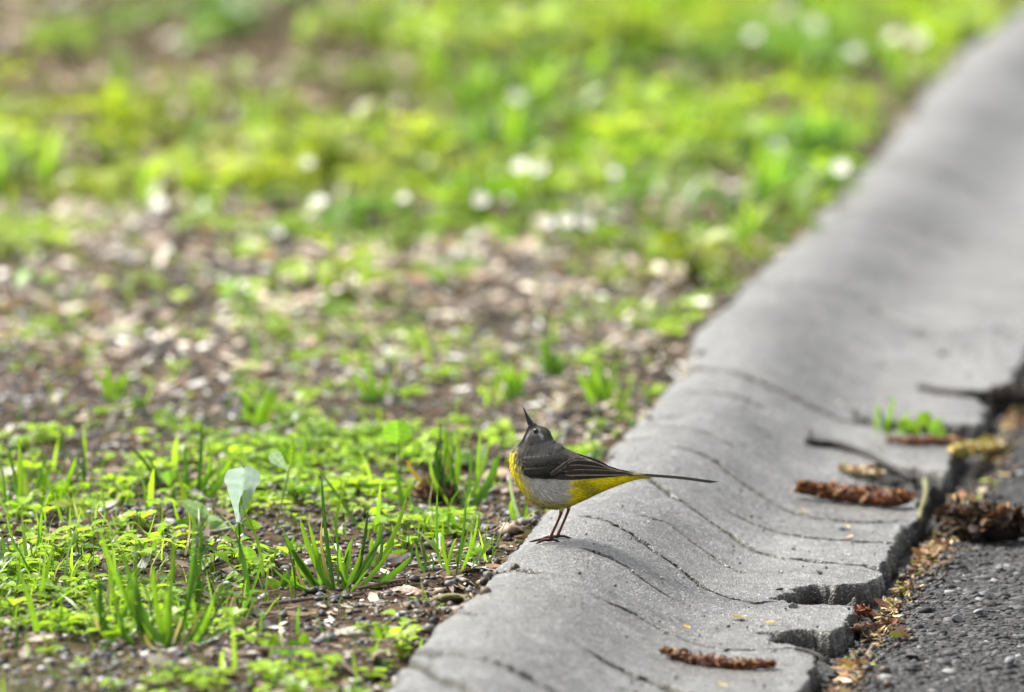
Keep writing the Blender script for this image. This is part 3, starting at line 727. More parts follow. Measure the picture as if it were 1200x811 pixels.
# dry leaves and pale leaves on the verge
dl = []
for c in [(.30, .19, .10), (.42, .31, .19), (.16, .09, .05), (.45, .42, .36)]:
    V, F, _ = flake(5, 7, rng.uniform(.3, .8), rng.uniform(-.5, .5), .5); dl.append(np_mesh("dead_leaf", V * .016, F, M_LITTER, np.tile(c, (len(V), 1)), True))
DN = ["brown", "tan", "dark brown", "bleached grey"]
cnt = 0
while cnt < 90:
    y = math.sqrt(random.uniform(7.0 ** 2, 11.3 ** 2)); x = random.uniform(-1, 1) * y * .0626
    u, v = xy2uv(x, y)
    if u > -.03: continue
    k = random.choices(range(4), [3, 3, 2, 2.5])[0]; s = random.uniform(.45, 1.0) * (.7 + .28 * max(0, y - 7.6))
    o = link("dead_leaf", dl[k]); o.location = (x, y, float(soil_z(u, v)) + .006 * s); o.scale = (s, s, s); o.rotation_euler = (random.uniform(-.6, .6), random.uniform(-.6, .6), random.uniform(0, 6.28))
    tag(o, f"{DN[k]} curled dead leaf {zone(x, y)}", "dead leaf", f"{DN[k]} dead leaves on the verge"); cnt += 1

# small white flowers (discs of blur in the photograph)
fl_head = []
for q in range(9):
    V, F = leaf_arr(.0078, .0066, 5, 3, cup=.05, droop=.05, shape='round'); fl_head.append((place_leaf(V, (0, 0, 0), q * 6.283 / 9, .25), F, (.90, .90, .88)))
V, F = ico2(1); fl_head.append((V * np.array([.0026, .0026, .0016]), F, (.75, .62, .12)))
fh = np_mesh("flower_head", *merge(fl_head)[:2], M_FLOWER, merge(fl_head)[2], True)
V, F = tube(bez((0, 0, 0), (.004, 0, .02), (0, 0, .035), 5), .0007, 5); fs = np_mesh("stem", V, F, M_LEAF, np.tile((.11, .24, .03), (len(V), 1)), True)
FLW = [(373, 237, 1.5, "round white flower at the front edge of the grass, left of the others"), (563, 234, 1.4, "single round white flower centred in the grass"), (985, 197, 1.6, "bright white flower touching the kerb edge"),
       (640, 262, 1.3, "left bloom of the row of three white flowers"), (663, 259, 1.5, "middle bloom of the row of three white flowers"), (686, 260, 1.5, "right bloom of the row of three white flowers"),
       (360, 190, 1.1, "dim white flower behind the front left round one"), (610, 195, 1.6, "greenish white flower above the row of three"), (632, 197, 1.3, "greenish white flower right of its twin above the row of three"),
       (473, 232, 1.0, "dim white flower left of the single round one"), (604, 114, 1.4, "white flower high in the middle of the grass"), (953, 28, 1.7, "white flower at the top of the grass near the kerb"),
       (1045, 45, 1.7, "left bloom of the white pair by the far kerb"), (1075, 45, 1.7, "right bloom of the white pair by the far kerb"), (1000, 60, 1.3, "small white flower left of the pair by the far kerb"), (882, 42, 1.4, "white flower in the upper grass left of the pair"),
       (325, 271, 1.1, "white flower low at the gravel edge of the grass"), (196, 292, .9, "white flower lowest at the left gravel edge"), (720, 190 + 12, 1.0, "dim white flower right of the greenish twins")]
for px, py, s, lab in FLW:
    p = at(px, py + 62); s *= .85; hz = 62 * px_per(p) / .035
    t = thing("white_flower", lab, "flower", p, "white flowers in the grass", 0.0)
    a = link("flower_head", fh, t, (0, 0, .035 * hz)); a.scale = (s,) * 3; a.rotation_euler = (random.uniform(.5, .85), random.uniform(-.4, .4), 0)
    b = link("stem", fs, t); b.scale = (1, 1, hz)

# far and mid grass tufts as things
def blade_mesh(P, w, col, fold=.25, side=None, name="blade"):
    """grass blade along the points P (n,3): half-width w tapering, folded on its midrib"""
    P = np.asarray(P, float); n = len(P); t = np.linspace(0, 1, n)
    T = np.gradient(P, axis=0); T /= np.linalg.norm(T, axis=1)[:, None] + 1e-12
    s0 = np.array(side if side is not None else (1, .25, 0), float)
    Sd = s0 - (T @ s0)[:, None] * T; Sd /= np.linalg.norm(Sd, axis=1)[:, None] + 1e-9
    Nn = np.cross(Sd, T)
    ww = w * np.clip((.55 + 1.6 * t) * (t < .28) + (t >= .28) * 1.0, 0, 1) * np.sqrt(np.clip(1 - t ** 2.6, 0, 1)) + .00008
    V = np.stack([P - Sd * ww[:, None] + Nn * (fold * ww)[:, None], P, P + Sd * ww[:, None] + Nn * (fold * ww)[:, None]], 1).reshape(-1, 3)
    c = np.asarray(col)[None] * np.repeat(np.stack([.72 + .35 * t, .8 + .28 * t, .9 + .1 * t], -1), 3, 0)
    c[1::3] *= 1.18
    return np_mesh(name, V, tri(grid_faces(n, 3)), M_LEAF, c, True)
tufts = []
for q in range(5):
    bm = []
    for b in range(11):
        a = random.uniform(0, 6.28); L = random.uniform(.045, .095); r = L * random.uniform(.1, .7)
        d = np.array([math.cos(a), math.sin(a), 0]); b0 = d * random.uniform(0, .006)
        c = np.array(random.choice(GRS[:4])) * random.uniform(.85, 1.2)
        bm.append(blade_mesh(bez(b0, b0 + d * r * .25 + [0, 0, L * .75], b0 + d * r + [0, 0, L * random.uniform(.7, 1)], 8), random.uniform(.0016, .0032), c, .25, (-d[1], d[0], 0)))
    tufts.append(bm)
cnt = 0
while cnt < 60:
    y = math.sqrt(random.uniform(8.5 ** 2, 12.0 ** 2)); x = random.uniform(-1, 1) * y * .066
    u, v = xy2uv(x, y)
    if u > -.03 or random.random() > green(u, v, x, y) * 1.2 + .12: continue
    t = thing("grass_tuft", "blurred green grass tuft " + zone(x, y), "grass tuft", (x, y, float(soil_z(u, v))), "blurred grass tufts behind", random.uniform(0, 6.28))
    s = random.uniform(.6, 1.15); t.scale = (s, s, s * random.uniform(.9, 1.2))
    for me in random.choice(tufts): link("blade", me, t)
    cnt += 1

# ------------------------------------------------------------------ near plants traced blade by blade
def lift(base, px, py, bx, by, dy=0.0):
    """point above BASE that appears at pixel (px, py), DY metres behind it"""
    s = px_per(base); return base + np.array([(px - bx) * s, dy, (by - py) * s * 1.012 - dy * .155])
DK, MD, BR, YL = (.028, .070, .009), (.075, .17, .016), (.17, .30, .022), (.36, .26, .04)
def tuft(label, base_px, blades):
    """blades: (base x, base y, tip x, tip y, width px, bow px, colour)"""
    B = at(*base_px); t = thing("grass_tuft", label, "grass tuft", B)
    extra = []
    if len(blades) > 5:
        for bx, by, tx, ty, w, bow, c in blades:
            k = random.uniform(.45, .85); x2 = bx + random.uniform(-9, 9)
            extra.append((x2, by + random.uniform(-4, 4), x2 + (tx - bx) * k + random.uniform(-14, 14), by + (ty - by) * k, max(2.5, w * random.uniform(.4, .75)), bow + random.uniform(-14, 14), random.choice([DK, DK, MD, MD, BR, (.30, .24, .10)])))
    for bx, by, tx, ty, w, bow, c in list(blades) + extra:
        p0 = at(bx, by); d = random.uniform(-.012, .012)
        p2 = lift(p0, tx, ty, bx, by, d); s = px_per(p0)
        L = np.linalg.norm(p2 - p0); dirx = np.array([p2[2] - p0[2], 0, -(p2[0] - p0[0])]); dirx /= np.linalg.norm(dirx) + 1e-9
        p1 = (p0 + p2) / 2 + dirx * bow * s * 1.6 + [0, d * .3, 0]
        P = bez(p0 - [0, 0, .002], p1, p2, 11) - B
        cc = np.array(c) * random.uniform(.9, 1.12)
        link("blade", blade_mesh(P, w * s * .43, cc, .3, (1, random.uniform(-.5, .5), random.uniform(-.2, .2))), t)
    return t
tuft("dense dark green grass tuft with a tall stalk in front of the flat bark chip", (390, 690), [
    (392, 692, 377, 560, 6, -3, DK), (390, 690, 352, 608, 9, -6, BR), (380, 690, 333, 620, 8, -8, MD), (370, 690, 338, 640, 12, 4, MD), (376, 688, 362, 612, 7, 3, BR),
    (415, 690, 432, 594, 5, 3, DK), (412, 690, 449, 612, 8, 6, MD), (405, 690, 412, 632, 8, -4, BR), (430, 680, 478, 577, 7, 8, BR), (425, 690, 482, 652, 10, 6, MD),
    (385, 690, 345, 655, 6, -8, BR), (400, 692, 425, 640, 7, 5, BR), (395, 690, 390, 600, 4, 5, MD), (408, 692, 398, 640, 6, -4, BR), (418, 690, 460, 640, 7, 4, BR), (372, 692, 320, 665, 6, -6, MD), (398, 690, 372, 645, 8, -5, BR), (440, 668, 436, 630, 9, -3, BR)])
tuft("tall grass clump with a yellowing blade left of the bird", (535, 590), [
    (520, 592, 516, 490, 3.5, -2, DK), (524, 588, 530, 505, 4, 2, MD), (528, 584, 523, 500, 12, -2, BR), (560, 585, 563, 507, 6, -2, BR), (553, 592, 584, 532, 13, 6, MD), (538, 586, 508, 528, 9, -4, DK),
    (520, 578, 476, 538, 7, -9, YL), (546, 600, 551, 526, 4, 3, MD), (530, 588, 536, 520, 9, 3, BR), (548, 590, 573, 520, 5, 3, BR), (535, 590, 500, 560, 5, -5, MD), (540, 592, 590, 560, 4, 5, BR), (533, 590, 528, 530, 3, 2, DK)])
tuft("thin bright grass sprouts beside the kerb edge in front of the bird", (528, 665), [
    (514, 658, 513, 572, 4, -2, MD), (528, 674, 520, 608, 5, -5, BR), (545, 660, 560, 604, 4, 3, BR), (530, 662, 577, 640, 7, -4, MD), (535, 666, 546, 580, 4, 3, MD), (500, 672, 488, 640, 5, -4, BR), (540, 668, 553, 622, 5, 4, BR), (520, 660, 505, 620, 4, -3, BR), (550, 664, 580, 625, 4, 4, BR), (525, 668, 535, 630, 5, -3, BR)])
tuft("upright dark green grass tuft behind the pale broad leaf", (230, 580), [
    (231, 582, 237, 494, 6, 2, DK), (222, 578, 217, 520, 6, -2, MD), (228, 580, 257, 548, 9, -4, MD), (233, 582, 272, 535, 9, 6, BR), (215, 580, 221, 545, 7, -2, MD), (236, 582, 248, 520, 5, 3, BR), (225, 582, 205, 550, 6, -4, MD), (240, 584, 262, 560, 8, 4, BR)])
tuft("two slanting dark grass blades behind the gravel patch", (195, 580), [(196, 584, 150, 521, 5, 5, DK), (192, 580, 171, 530, 4, 3, DK), (190, 580, 140, 572, 6, 3, MD)])
tuft("large loose grass tuft with long stalks in the lower left", (200, 750), [
    (205, 762, 240, 578, 5, 6, DK), (214, 748, 229, 598, 5, 3, MD), (182, 752, 118, 618, 9, -10, BR), (190, 757, 144, 648, 8, -6, MD), (216, 752, 266, 678, 6, 4, MD), (230, 754, 276, 668, 4, 4, DK), (150, 748, 128, 655, 7, -5, BR), (118, 752, 115, 672, 5, 2, DK),
    (200, 760, 206, 620, 6, -3, BR), (170, 756, 160, 640, 6, -3, MD), (195, 758, 180, 660, 9, -4, BR), (222, 756, 250, 700, 8, 5, BR), (160, 757, 135, 700, 7, -5, MD), (210, 758, 290, 715, 7, 10, MD), (186, 757, 196, 690, 8, 3, BR), (140, 752, 105, 690, 6, -5, MD), (176, 756, 152, 690, 9, -4, BR), (236, 752, 225, 690, 6, -2, BR), (18, 770, 20, 730, 6, 0, DK), (130, 755, 150, 690, 5, 3, BR), (206, 760, 170, 720, 8, -6, MD)])
tuft("single long grass blade arching over to the left edge", (115, 612), [(115, 612, -8, 548, 4.5, -62, BR)])
tuft("small grass shoots among seedlings at the left edge", (40, 650), [(38, 654, 49, 600, 6, 3, BR), (50, 645, 47, 606, 5, -2, MD), (25, 656, 8, 602, 4, -3, BR), (12, 660, 3, 625, 5, -3, MD), (45, 650, 66, 622, 5, 5, BR), (30, 652, 30, 610, 4, 0, BR)])
tuft("broad bladed pale grass clump at the left edge behind the arching blade", (40, 590), [(22, 600, 23, 512, 7, 3, BR), (40, 592, 20, 540, 14, -4, (.30, .40, .06)), (60, 590, 90, 535, 8, 5, BR), (35, 590, 55, 530, 7, 2, MD), (15, 592, -5, 545, 7, -3, BR), (70, 590, 50, 545, 8, -3, BR), (48, 590, 75, 560, 9, 4, BR), (30, 592, 10, 520, 6, -3, MD)])
tuft("limp grass blade drooping over the seedlings left of the dense tuft", (333, 640), [(334, 648, 225, 664, 8, -14, MD), (330, 652, 345, 628, 6, 3, BR)])
tuft("lone stiff grass stalk close to the bird's breast", (608, 610), [(612, 612, 597, 556, 5, -4, (.35, .45, .25)), (606, 610, 600, 585, 8, -5, BR), (614, 612, 617, 590, 4, 2, BR)])
tuft("weedy green sprig growing from the kerb joint", (1045, 508), [(1036, 508, 1046, 462, 7, 2, BR), (1028, 506, 1029, 470, 5, -2, BR), (1046, 508, 1030, 478, 6, -3, MD), (1050, 508, 1062, 480, 5, 3, BR)])
for k, (px, py, lab) in enumerate([(300, 500, "short blurred grass tuft on the gravel behind the broad leaf"), (345, 555, "short grass tuft right behind the thin stemmed sprout"), (600, 470, "blurred grass tuft beyond the bird's bill"), (700, 470, "blurred sprig beside the kerb edge behind the bird"), (440, 470, "blurred grass tuft on gravel above the round leaf"), (650, 440, "blurred tuft near the kerb edge behind the bird"), (130, 470, "blurred grass tuft on gravel in the left middle distance")]):
    tuft(lab, (px, py), [(px + random.uniform(-10, 10), py + random.uniform(-3, 3), px + random.uniform(-28, 28), py - random.uniform(22, 48), random.uniform(5, 9), random.uniform(-5, 5), random.choice([BR, MD, BR])) for _ in range(8)])

def leaf_px(parent, B, base, bx, by, tx, ty, wpx, col, cup=.15, shape='oval', name="leaf", bow=0.0, lean=0.0):
    """broad leaf from pixel (bx,by) to (tx,ty), measured from the plant's base point, facing the camera"""
    s = px_per(B); p0 = lift(B, bx, by, *base); p2 = lift(B, tx, ty, *base) + np.array([0, lean, 0])
    n = 15; t = np.linspace(0, 1, n); T = p2 - p0; L = np.linalg.norm(T); T = T / L; heart = .16 if shape == 'heart' else 0.0
    side = np.cross(T, [0, -1, .15]); side /= np.linalg.norm(side); nrm = np.cross(side, T)
    w = {'oval': np.sin(np.pi * np.clip(t, .03, 1) ** .85) ** .8, 'round': np.sqrt(np.clip(1 - (2 * t - 1) ** 2, 0.003, 1)), 'heart': np.clip(.08 + 1.15 * t ** 1.15, .1, 1) * np.sqrt(np.clip(1.06 - t ** 9, 0, 1)), 'obov': np.clip(t * 1.25, .1, 1) * np.sqrt(np.clip(1.02 - t ** 5, 0, 1))}[shape] * wpx * s * .5
    cols = np.linspace(-1, 1, 9); V = []
    for i in range(n):
        for c in cols:
            wob = 1 + .05 * math.sin(i * 2.3 + c * 3)
            V.append(p0 + T * L * t[i] * (1 + heart * (abs(c) - c * c * .75 + .15 * c)) + side * w[i] * c * wob + nrm * (cup * w[i] * abs(c) + bow * s * math.sin(math.pi * t[i]) + .04 * w[i] * math.sin(i * 1.9 + 5 * c)))
    V = np.array(V) - B
    C = np.tile(col, (len(V), 1)); C[4::9] *= 1.25; C *= (1 + .10 * np.sin(np.arange(n) * 2.6))[np.repeat(np.arange(n), 9)][:, None]; C *= rng.uniform(.92, 1.06, (len(C), 1))
    return link(name, np_mesh("leaf", V, tri(grid_faces(n, 9)), M_PALE if col is PALE else M_LEAF, C, True), parent)
def stem_px(parent, B, base, pts, wpx, col):
    s = px_per(B); P = cat(np.array([lift(B, *q, *base) for q in pts]), 9) - B
    V, F = tube(P, np.linspace(wpx, wpx * .6, 9) * s * .5, 6)
    return link("stem", np_mesh("stem", V, F, M_LEAF, np.tile(col, (len(V), 1)), True), parent)
def sprout(label, base, leaves, stems):
    B = at(*base); t = thing("seedling", label, "seedling", B)
    for pts, w, c in stems: stem_px(t, B, base, pts, w, c)
    for bx, by, tx, ty, w, c, kw in leaves: leaf_px(t, B, base, bx, by, tx, ty, w, c, **kw)
    return t
PALE = (.43, .52, .45)
sprout("seedling with one large pale silvery leaf standing upright", (281, 668), [
    (279, 612, 286, 549, 46, PALE, dict(shape='heart', cup=.18)), (283, 606, 294, 566, 14, BR, {}), (284, 611, 307, 618, 12, BR, dict(bow=3)), (280, 628, 281, 612, 9, MD, {}), (292, 670, 289, 640, 22, (.24, .42, .05), dict(shape='round'))],
    [([(281, 668), (281, 640), (280, 612)], 2.6, (.10, .2, .04)), ([(283, 612), (288, 608), (292, 609)], 1.6, (.3, .34, .2))])
sprout("sprout with one round lime leaf on a thin stalk", (468, 592), [(466, 520, 465, 492, 34, (.22, .44, .04), dict(shape='round', cup=.25)), (470, 585, 484, 567, 10, BR, {}), (466, 588, 452, 575, 9, BR, {})], [([(468, 592), (469, 560), (467, 516)], 2.2, MD)])
sprout("thin stemmed sprout with a pointed leaf and a pale leaf", (322, 622), [(341, 546, 344, 515, 9, BR, {}), (338, 552, 318, 530, 20, (.30, .42, .30), dict(shape='obov')), (333, 575, 346, 570, 6, BR, {})], [([(318, 638), (330, 590), (340, 546)], 2.4, (.2, .26, .08))])
sprout("seedling with a cupped bright leaf beside the slanting blades", (198, 582), [(199, 570, 197, 552, 22, (.20, .40, .05), dict(shape='obov', cup=.3))], [([(199, 584), (200, 576), (199, 568)], 2.0, MD)])
sprout("low seedling with grey green drooping leaves beside the pale leaf", (225, 620), [(245, 603, 212, 588, 18, (.22, .34, .18), {}), (240, 604, 270, 622, 12, (.30, .42, .26), {}), (230, 612, 205, 612, 11, MD, {}), (235, 618, 262, 612, 10, BR, {})], [([(232, 624), (238, 612), (243, 604)], 2, MD)])
sprout("weed with round leaves rooted in the kerb joint", (1085, 510), [(1082, 500, 1084, 482, 18, BR, dict(shape='round')), (1078, 508, 1050, 492, 20, BR, {}), (1090, 508, 1104, 490, 16, (.2, .38, .05), {}), (1075, 512, 1060, 504, 14, MD, {}), (1095, 512, 1110, 505, 12, BR, {})], [([(1085, 512), (1084, 505), (1083, 498)], 2.5, MD)])
sprout("pair leaved seedling on gravel below the limp grass blade", (330, 690), [(330, 688, 350, 676, 13, BR, {}), (330, 688, 312, 680, 12, BR, {}), (331, 689, 338, 668, 10, MD, {})], [([(330, 692), (330, 688)], 2, MD)])
sprout("small seedling with two leaves on bare gravel near the lower edge", (318, 762), [(318, 760, 302, 748, 12, BR, {}), (319, 760, 324, 742, 12, BR, {})], [([(318, 764), (318, 758)], 2, MD)])
sprout("small seedling with rounded leaf near the kerb's lower edge", (355, 758), [(355, 756, 358, 742, 13, BR, dict(shape='round')), (354, 757, 336, 752, 10, MD, {})], [([(355, 760), (355, 754)], 2, MD)])
sprout("leafy sprig at the kerb edge in the lower foreground", (448, 752), [(448, 750, 440, 732, 12, BR, {}), (449, 748, 462, 738, 12, BR, {}), (450, 752, 466, 748, 10, MD, {}), (446, 752, 432, 746, 10, BR, {}), (449, 745, 452, 730, 9, BR, {})], [([(448, 756), (449, 745)], 2, MD)])
sprout("narrow leaved seedling with one white blade by the dense tuft", (455, 655), [(455, 652, 436, 634, 10, (.42, .50, .40), dict(cup=.05)), (456, 652, 478, 645, 9, BR, {}), (455, 650, 460, 625, 9, MD, {})], [([(455, 658), (455, 650)], 2, MD)])
sprout("round leaved seedling in front of the bird beside the thin sprouts", (525, 625), [(525, 622, 522, 600, 22, (.2, .4, .04), dict(shape='round')), (526, 622, 548, 614, 14, BR, {}), (524, 623, 500, 618, 13, BR, {}), (526, 624, 542, 628, 11, MD, {})], [([(525, 628), (525, 618)], 2, MD)])
sprout("yellowish bright leaf low among the gravel beside the kerb", (718, 480), [(716, 480, 712, 468, 18, (.3, .45, .05), {}), (720, 480, 732, 470, 14, BR, {})], [([(718, 482), (717, 476)], 2, MD)])

# ------------------------------------------------------------------ sticks, bark, catkins, dry clumps
def stick(name, label, catg, pts, wpx, col, lift_px=2, knots=True):
    B = at(*pts[0]); P = np.array([at(*q) + np.array([0, 0, lift_px * px_per(B) * .7]) for q in pts])
    P = cat(P, 16); s = px_per(B)
    r = wpx * s * .5 * (1 + .18 * rng.uniform(-1, 1, 16)) * np.linspace(1, .75, 16)
    V, F = tube(P - B, r, 9); V = V + rng.normal(0, wpx * s * .03, V.shape)
    C = np.tile(col, (len(V), 1)) * (1 + .25 * rng.uniform(-1, 1, (len(V), 1)))
    o = link(name, np_mesh(name, V, F, M_WOOD, C, True), None, B); return tag(o, label, catg)
stick("twig", "long dark twig lying behind the dense tuft's base towards the kerb", "twig", [(305, 712), (380, 703), (450, 698), (520, 702)], 7, (.085, .060, .045), 3)
stick("twig", "brown twig lying across gravel left of the long dark one", "twig", [(235, 728), (290, 722), (350, 722)], 9, (.16, .10, .07), 3)
stick("twig", "thick brown stick lying behind the dense tuft", "twig", [(398, 584), (430, 573), (465, 564), (500, 566)], 10, (.15, .105, .07), 4)
stick("twig", "dark horizontal twig behind the pale broad leaf", "twig", [(265, 600), (320, 598), (375, 602)], 8, (.10, .075, .055), 3)
stick("twig", "thin straw lying on gravel at the left", "twig", [(225, 628), (265, 622), (292, 612)], 3.5, (.36, .36, .26), 3)
stick("twig", "black forked twig lying in the gutter above the red catkin", "twig", [(946, 521), (975, 524), (1010, 533), (1040, 548), (1072, 566)], 9, (.028, .022, .019), 5)
stick("twig", "short stub rising from the end of the black twig", "twig", [(946, 521), (948, 514), (950, 508)], 7, (.03, .024, .02), 4)
stick("twig", "dark twig on the far gutter reaching the frame edge", "twig", [(1078, 456), (1110, 462), (1150, 464), (1200, 470)], 9, (.035, .028, .024), 4)
stick("twig", "yellow green twig standing across the kerb lip", "twig", [(1084, 566), (1085, 582), (1080, 598), (1077, 613)], 7, (.13, .13, .05), 5)
stick("twig", "thin black twig poking over the lower broken notch", "twig", [(932, 762), (950, 766), (962, 772), (975, 782)], 5, (.02, .017, .014), 3)
stick("twig", "dark twig behind the bird's bill at the gravel edge", "twig", [(640, 492), (680, 488), (716, 486)], 12, (.03, .025, .022), 4)
stick("twig", "pale crooked root on gravel below the broad leaf", "twig", [(262, 636), (270, 644), (280, 652)], 6, (.42, .30, .20), 3)
stick("twig", "brown stick lying on gravel in the lower foreground", "twig", [(285, 768), (340, 764), (400, 770)], 12, (.10, .065, .045), 3)
stick("twig", "reddish bark stick behind the tall grass clump", "twig", [(556, 583), (590, 578), (612, 580)], 12, (.13, .08, .06), 4)
def bark(label, px0, px1, h, depth, col, top):
    p0, p1 = at(*px0), at(*px1); c = (p0 + p1) / 2; L = np.linalg.norm(p1 - p0); ax = (p1 - p0) / L
    n = 14; t = np.linspace(-.5, .5, n); a = np.linspace(0, 2 * math.pi, 12, endpoint=False)
    dp = np.cross([0, 0, 1], ax); V = []
    for q in t:
        e = max(.25, 1 - (abs(q) * 2) ** 6); k = 1 + .25 * rng.uniform(-1, 1)
        for b in a: V.append(ax * q * L * (1 + .04 * math.sin(b * 3)) + dp * math.copysign(abs(math.cos(b)) ** .6, math.cos(b)) * depth * e * .5 * k + np.array([0, 0, 1]) * (h * .5 + math.copysign(abs(math.sin(b)) ** .6, math.sin(b)) * h * .5 * e * k))
    V = np.array(V); V = V + rng.normal(0, h * .13, (len(V), 3)) * np.array([1, 1, .8]); V[:, 2] -= h * .22 * (1 + np.sin(V[:, 0] * 160 + h * 900)); F = tri(grid_faces(n, 12, True))
    m = len(V); V = np.concatenate([V, V[:12].mean(0)[None], V[-12:].mean(0)[None]]); i = np.arange(12)
    F = np.concatenate([F, np.stack([i * 0 + m, (i + 1) % 12, i], 1), np.stack([i * 0 + m + 1, m - 12 + i, m - 12 + (i + 1) % 12], 1)])
    C = np.tile(col, (len(V), 1)).astype(float); C[V[:, 2] > h * .72] = top
    C *= 1 + .25 * rng.uniform(-1, 1, (len(V), 1))
    return tag(link("bark_chip", np_mesh("bark_chip", V, F, M_WOOD, C), None, c - np.array([0, 0, .4 * h])), label, "bark chip")
bark("flat pale bark chip lying between the dense tuft and the kerb", (432, 697), (520, 690), .006, .03, (.22, .15, .11), (.40, .31, .25))
bark("dark bark chip with pale top beside the bird's feet", (563, 628), (616, 620), .011, .035, (.035, .025, .02), (.30, .22, .15))
bark("brown bark slab behind the bird's breast in the gravel", (560, 562), (612, 560), .012, .04, (.09, .06, .045), (.28, .20, .14))
bark("pale wood chip among gravel left of the kerb in the foreground", (395, 745), (440, 738), .006, .03, (.2, .18, .14), (.34, .32, .27))
bark("brown bark piece in the lower foreground gravel", (300, 790), (350, 792), .009, .04, (.10, .07, .05), (.2, .15, .11))
bark("mossy stone flake at the left edge of the kerb", (515, 703), (545, 699), .006, .03, (.10, .095, .04), (.14, .13, .05))
def catkin(label, pts, wpx, cols, w, name="catkin", catg="catkin", n=190):
    B = at(*pts[0]); s = px_per(B); P = np.array([at(*q) for q in pts]) + [0, 0, wpx * s * .42]
    P = cat(P, 24); r = wpx * s * .5 * np.sin(np.pi * np.linspace(.06, .94, 24)) ** .35
    V, F = tube(P - B, r * .75, 10); V += rng.normal(0, r.mean() * .08, V.shape)
    o = tag(link(name, np_mesh(name, V, F, M_LITTER, np.tile(np.array(cols[0]) * .6, (len(V), 1)), True), None, B), label, catg)
    i = rng.integers(0, 24, n); a = rng.uniform(-.3, math.pi + .3, n)
    T = np.gradient(P, axis=0); T /= np.linalg.norm(T, axis=1)[:, None]
    sd = np.cross(T, [0, 0, 1.]); sd /= np.linalg.norm(sd, axis=1)[:, None]
    q = P[i] + (sd[i] * np.cos(a)[:, None] + np.array([0, 0, 1.]) * np.sin(a)[:, None]) * r[i][:, None] * rng.uniform(.75, 1.05, n)[:, None] - B
    V, F, C = scatter(flakes, q, rng.uniform(.0022, .0045, n) * max(1, wpx / 16), rots(rng.uniform(0, 6.28, n), rng.uniform(0, 1.4, n), rng.uniform(0, 6.28, n)), palette(cols, w, n, .3))
    c = link("scales", np_mesh("scales", V, F, M_LITTER, C), o); c["kind"] = "stuff"
    return o
RUS = [(.16, .055, .022), (.26, .10, .04), (.38, .22, .11), (.07, .03, .016), (.52, .38, .24)]
catkin("dry brown catkin lying on the gutter in the foreground", [(778, 770), (800, 776), (840, 783), (880, 786), (908, 785)], 15, RUS, [3, 3, 2, 3, 1])
catkin("long reddish brown catkin lying across the kerb gutter", [(936, 583), (970, 588), (1010, 592), (1045, 596), (1066, 594)], 24, RUS, [3, 4, 1.5, 1.5, .5], n=260)
catkin("dark clump of dead leaves with tan tips on the road edge", [(1108, 628), (1140, 632), (1175, 636), (1215, 634)], 44, [(.03, .018, .012), (.05, .03, .018), (.14, .075, .03), (.30, .18, .09)], [4, 4, 2, 1.3], "dead_leaf_clump", "leaf clump", 360)
catkin("russet curled dead leaf clump wedged under the broken lip", [(1004, 718), (1012, 722), (1020, 727)], 13, [(.20, .05, .02), (.12, .035, .018), (.3, .13, .06)], [3, 3, 1], "dead_leaf_clump", "leaf clump", 70)
catkin("brown crumpled leaf clump at the foot of the notch", [(1003, 742), (1018, 745), (1032, 748)], 16, [(.22, .11, .06), (.12, .06, .04), (.34, .22, .14)], [3, 2, 1], "dead_leaf_clump", "leaf clump", 60)
catkin("tan husk clump between the black twig and the red catkin", [(985, 556), (1010, 560), (1035, 562)], 16, [(.55, .42, .22), (.42, .20, .09), (.6, .52, .35), (.3, .32, .1)], [3, 2, 2, 1], "dead_leaf_clump", "leaf clump", 70)
catkin("reddish litter clump below the weed in the kerb joint", [(1040, 520), (1080, 522), (1130, 522)], 12, [(.26, .10, .05), (.42, .26, .13), (.14, .07, .04)], [3, 2, 1], "dead_leaf_clump", "leaf clump", 90)
catkin("yellow green moss and husk clump on the kerb shoulder", [(1118, 540), (1140, 536), (1165, 530)], 22, [(.36, .30, .06), (.55, .42, .18), (.24, .22, .05)], [3, 2, 2], "dead_leaf_clump", "leaf clump", 100)
catkin("dark dead leaf at the far kerb lip by the frame edge", [(1160, 474), (1180, 476), (1205, 480)], 26, [(.035, .025, .02), (.06, .04, .03), (.3, .2, .12)], [4, 3, .5], "dead_leaf_clump", "leaf clump", 90)
catkin("reddish brown dead plant crown at the base of the tall grass clump", [(494, 590), (510, 586), (530, 590)], 26, [(.16, .08, .04), (.26, .14, .08), (.09, .05, .03)], [3, 2, 2], "dead_leaf_clump", "leaf clump", 90)

# ------------------------------------------------------------------ the bird: a grey wagtail, profile traced in the 3.863x enlargement
ZS = 3.863 * 1370.0
FOOT = at(658, 633) - np.array([0, 0, .0008])
def zp(zx, zy): return (zx - 380) / ZS, (702 - zy) / ZS
RING = [  # dorsal point, ventral point, full width (enlarged pixels), tail to bill
 (765, 408, 768, 421, 10), (700, 401, 702, 434, 30), (640, 387, 622, 464, 64), (570, 361, 540, 498, 116), (510, 337, 460, 535, 168), (460, 316, 390, 562, 206),
 (427, 300, 320, 564, 228), (402, 287, 255, 541, 232), (386, 277, 203, 490, 224), (377, 271, 165, 425, 204), (371, 265, 150, 368, 176), (362, 261, 158, 315, 148),
 (349, 247, 184, 281, 132), (343, 231, 200, 258, 130), (333, 213, 209, 238, 124), (311, 198, 218, 220, 104), (284, 190, 226, 206, 72), (266, 181, 234, 197, 46), (252, 182, 243, 190, 20)]
RING = np.array(RING, float)
_ln = np.hypot(RING[:, 0] - RING[:, 2], RING[:, 1] - RING[:, 3])[:, None]
_in = np.minimum(8.5, _ln * .12) / _ln                       # room for the feathers that lie over the skin
RING[:, :2], RING[:, 2:4] = RING[:, :2] + (RING[:, 2:4] - RING[:, :2]) * _in, RING[:, 2:4] + (RING[:, :2] - RING[:, 2:4]) * _in
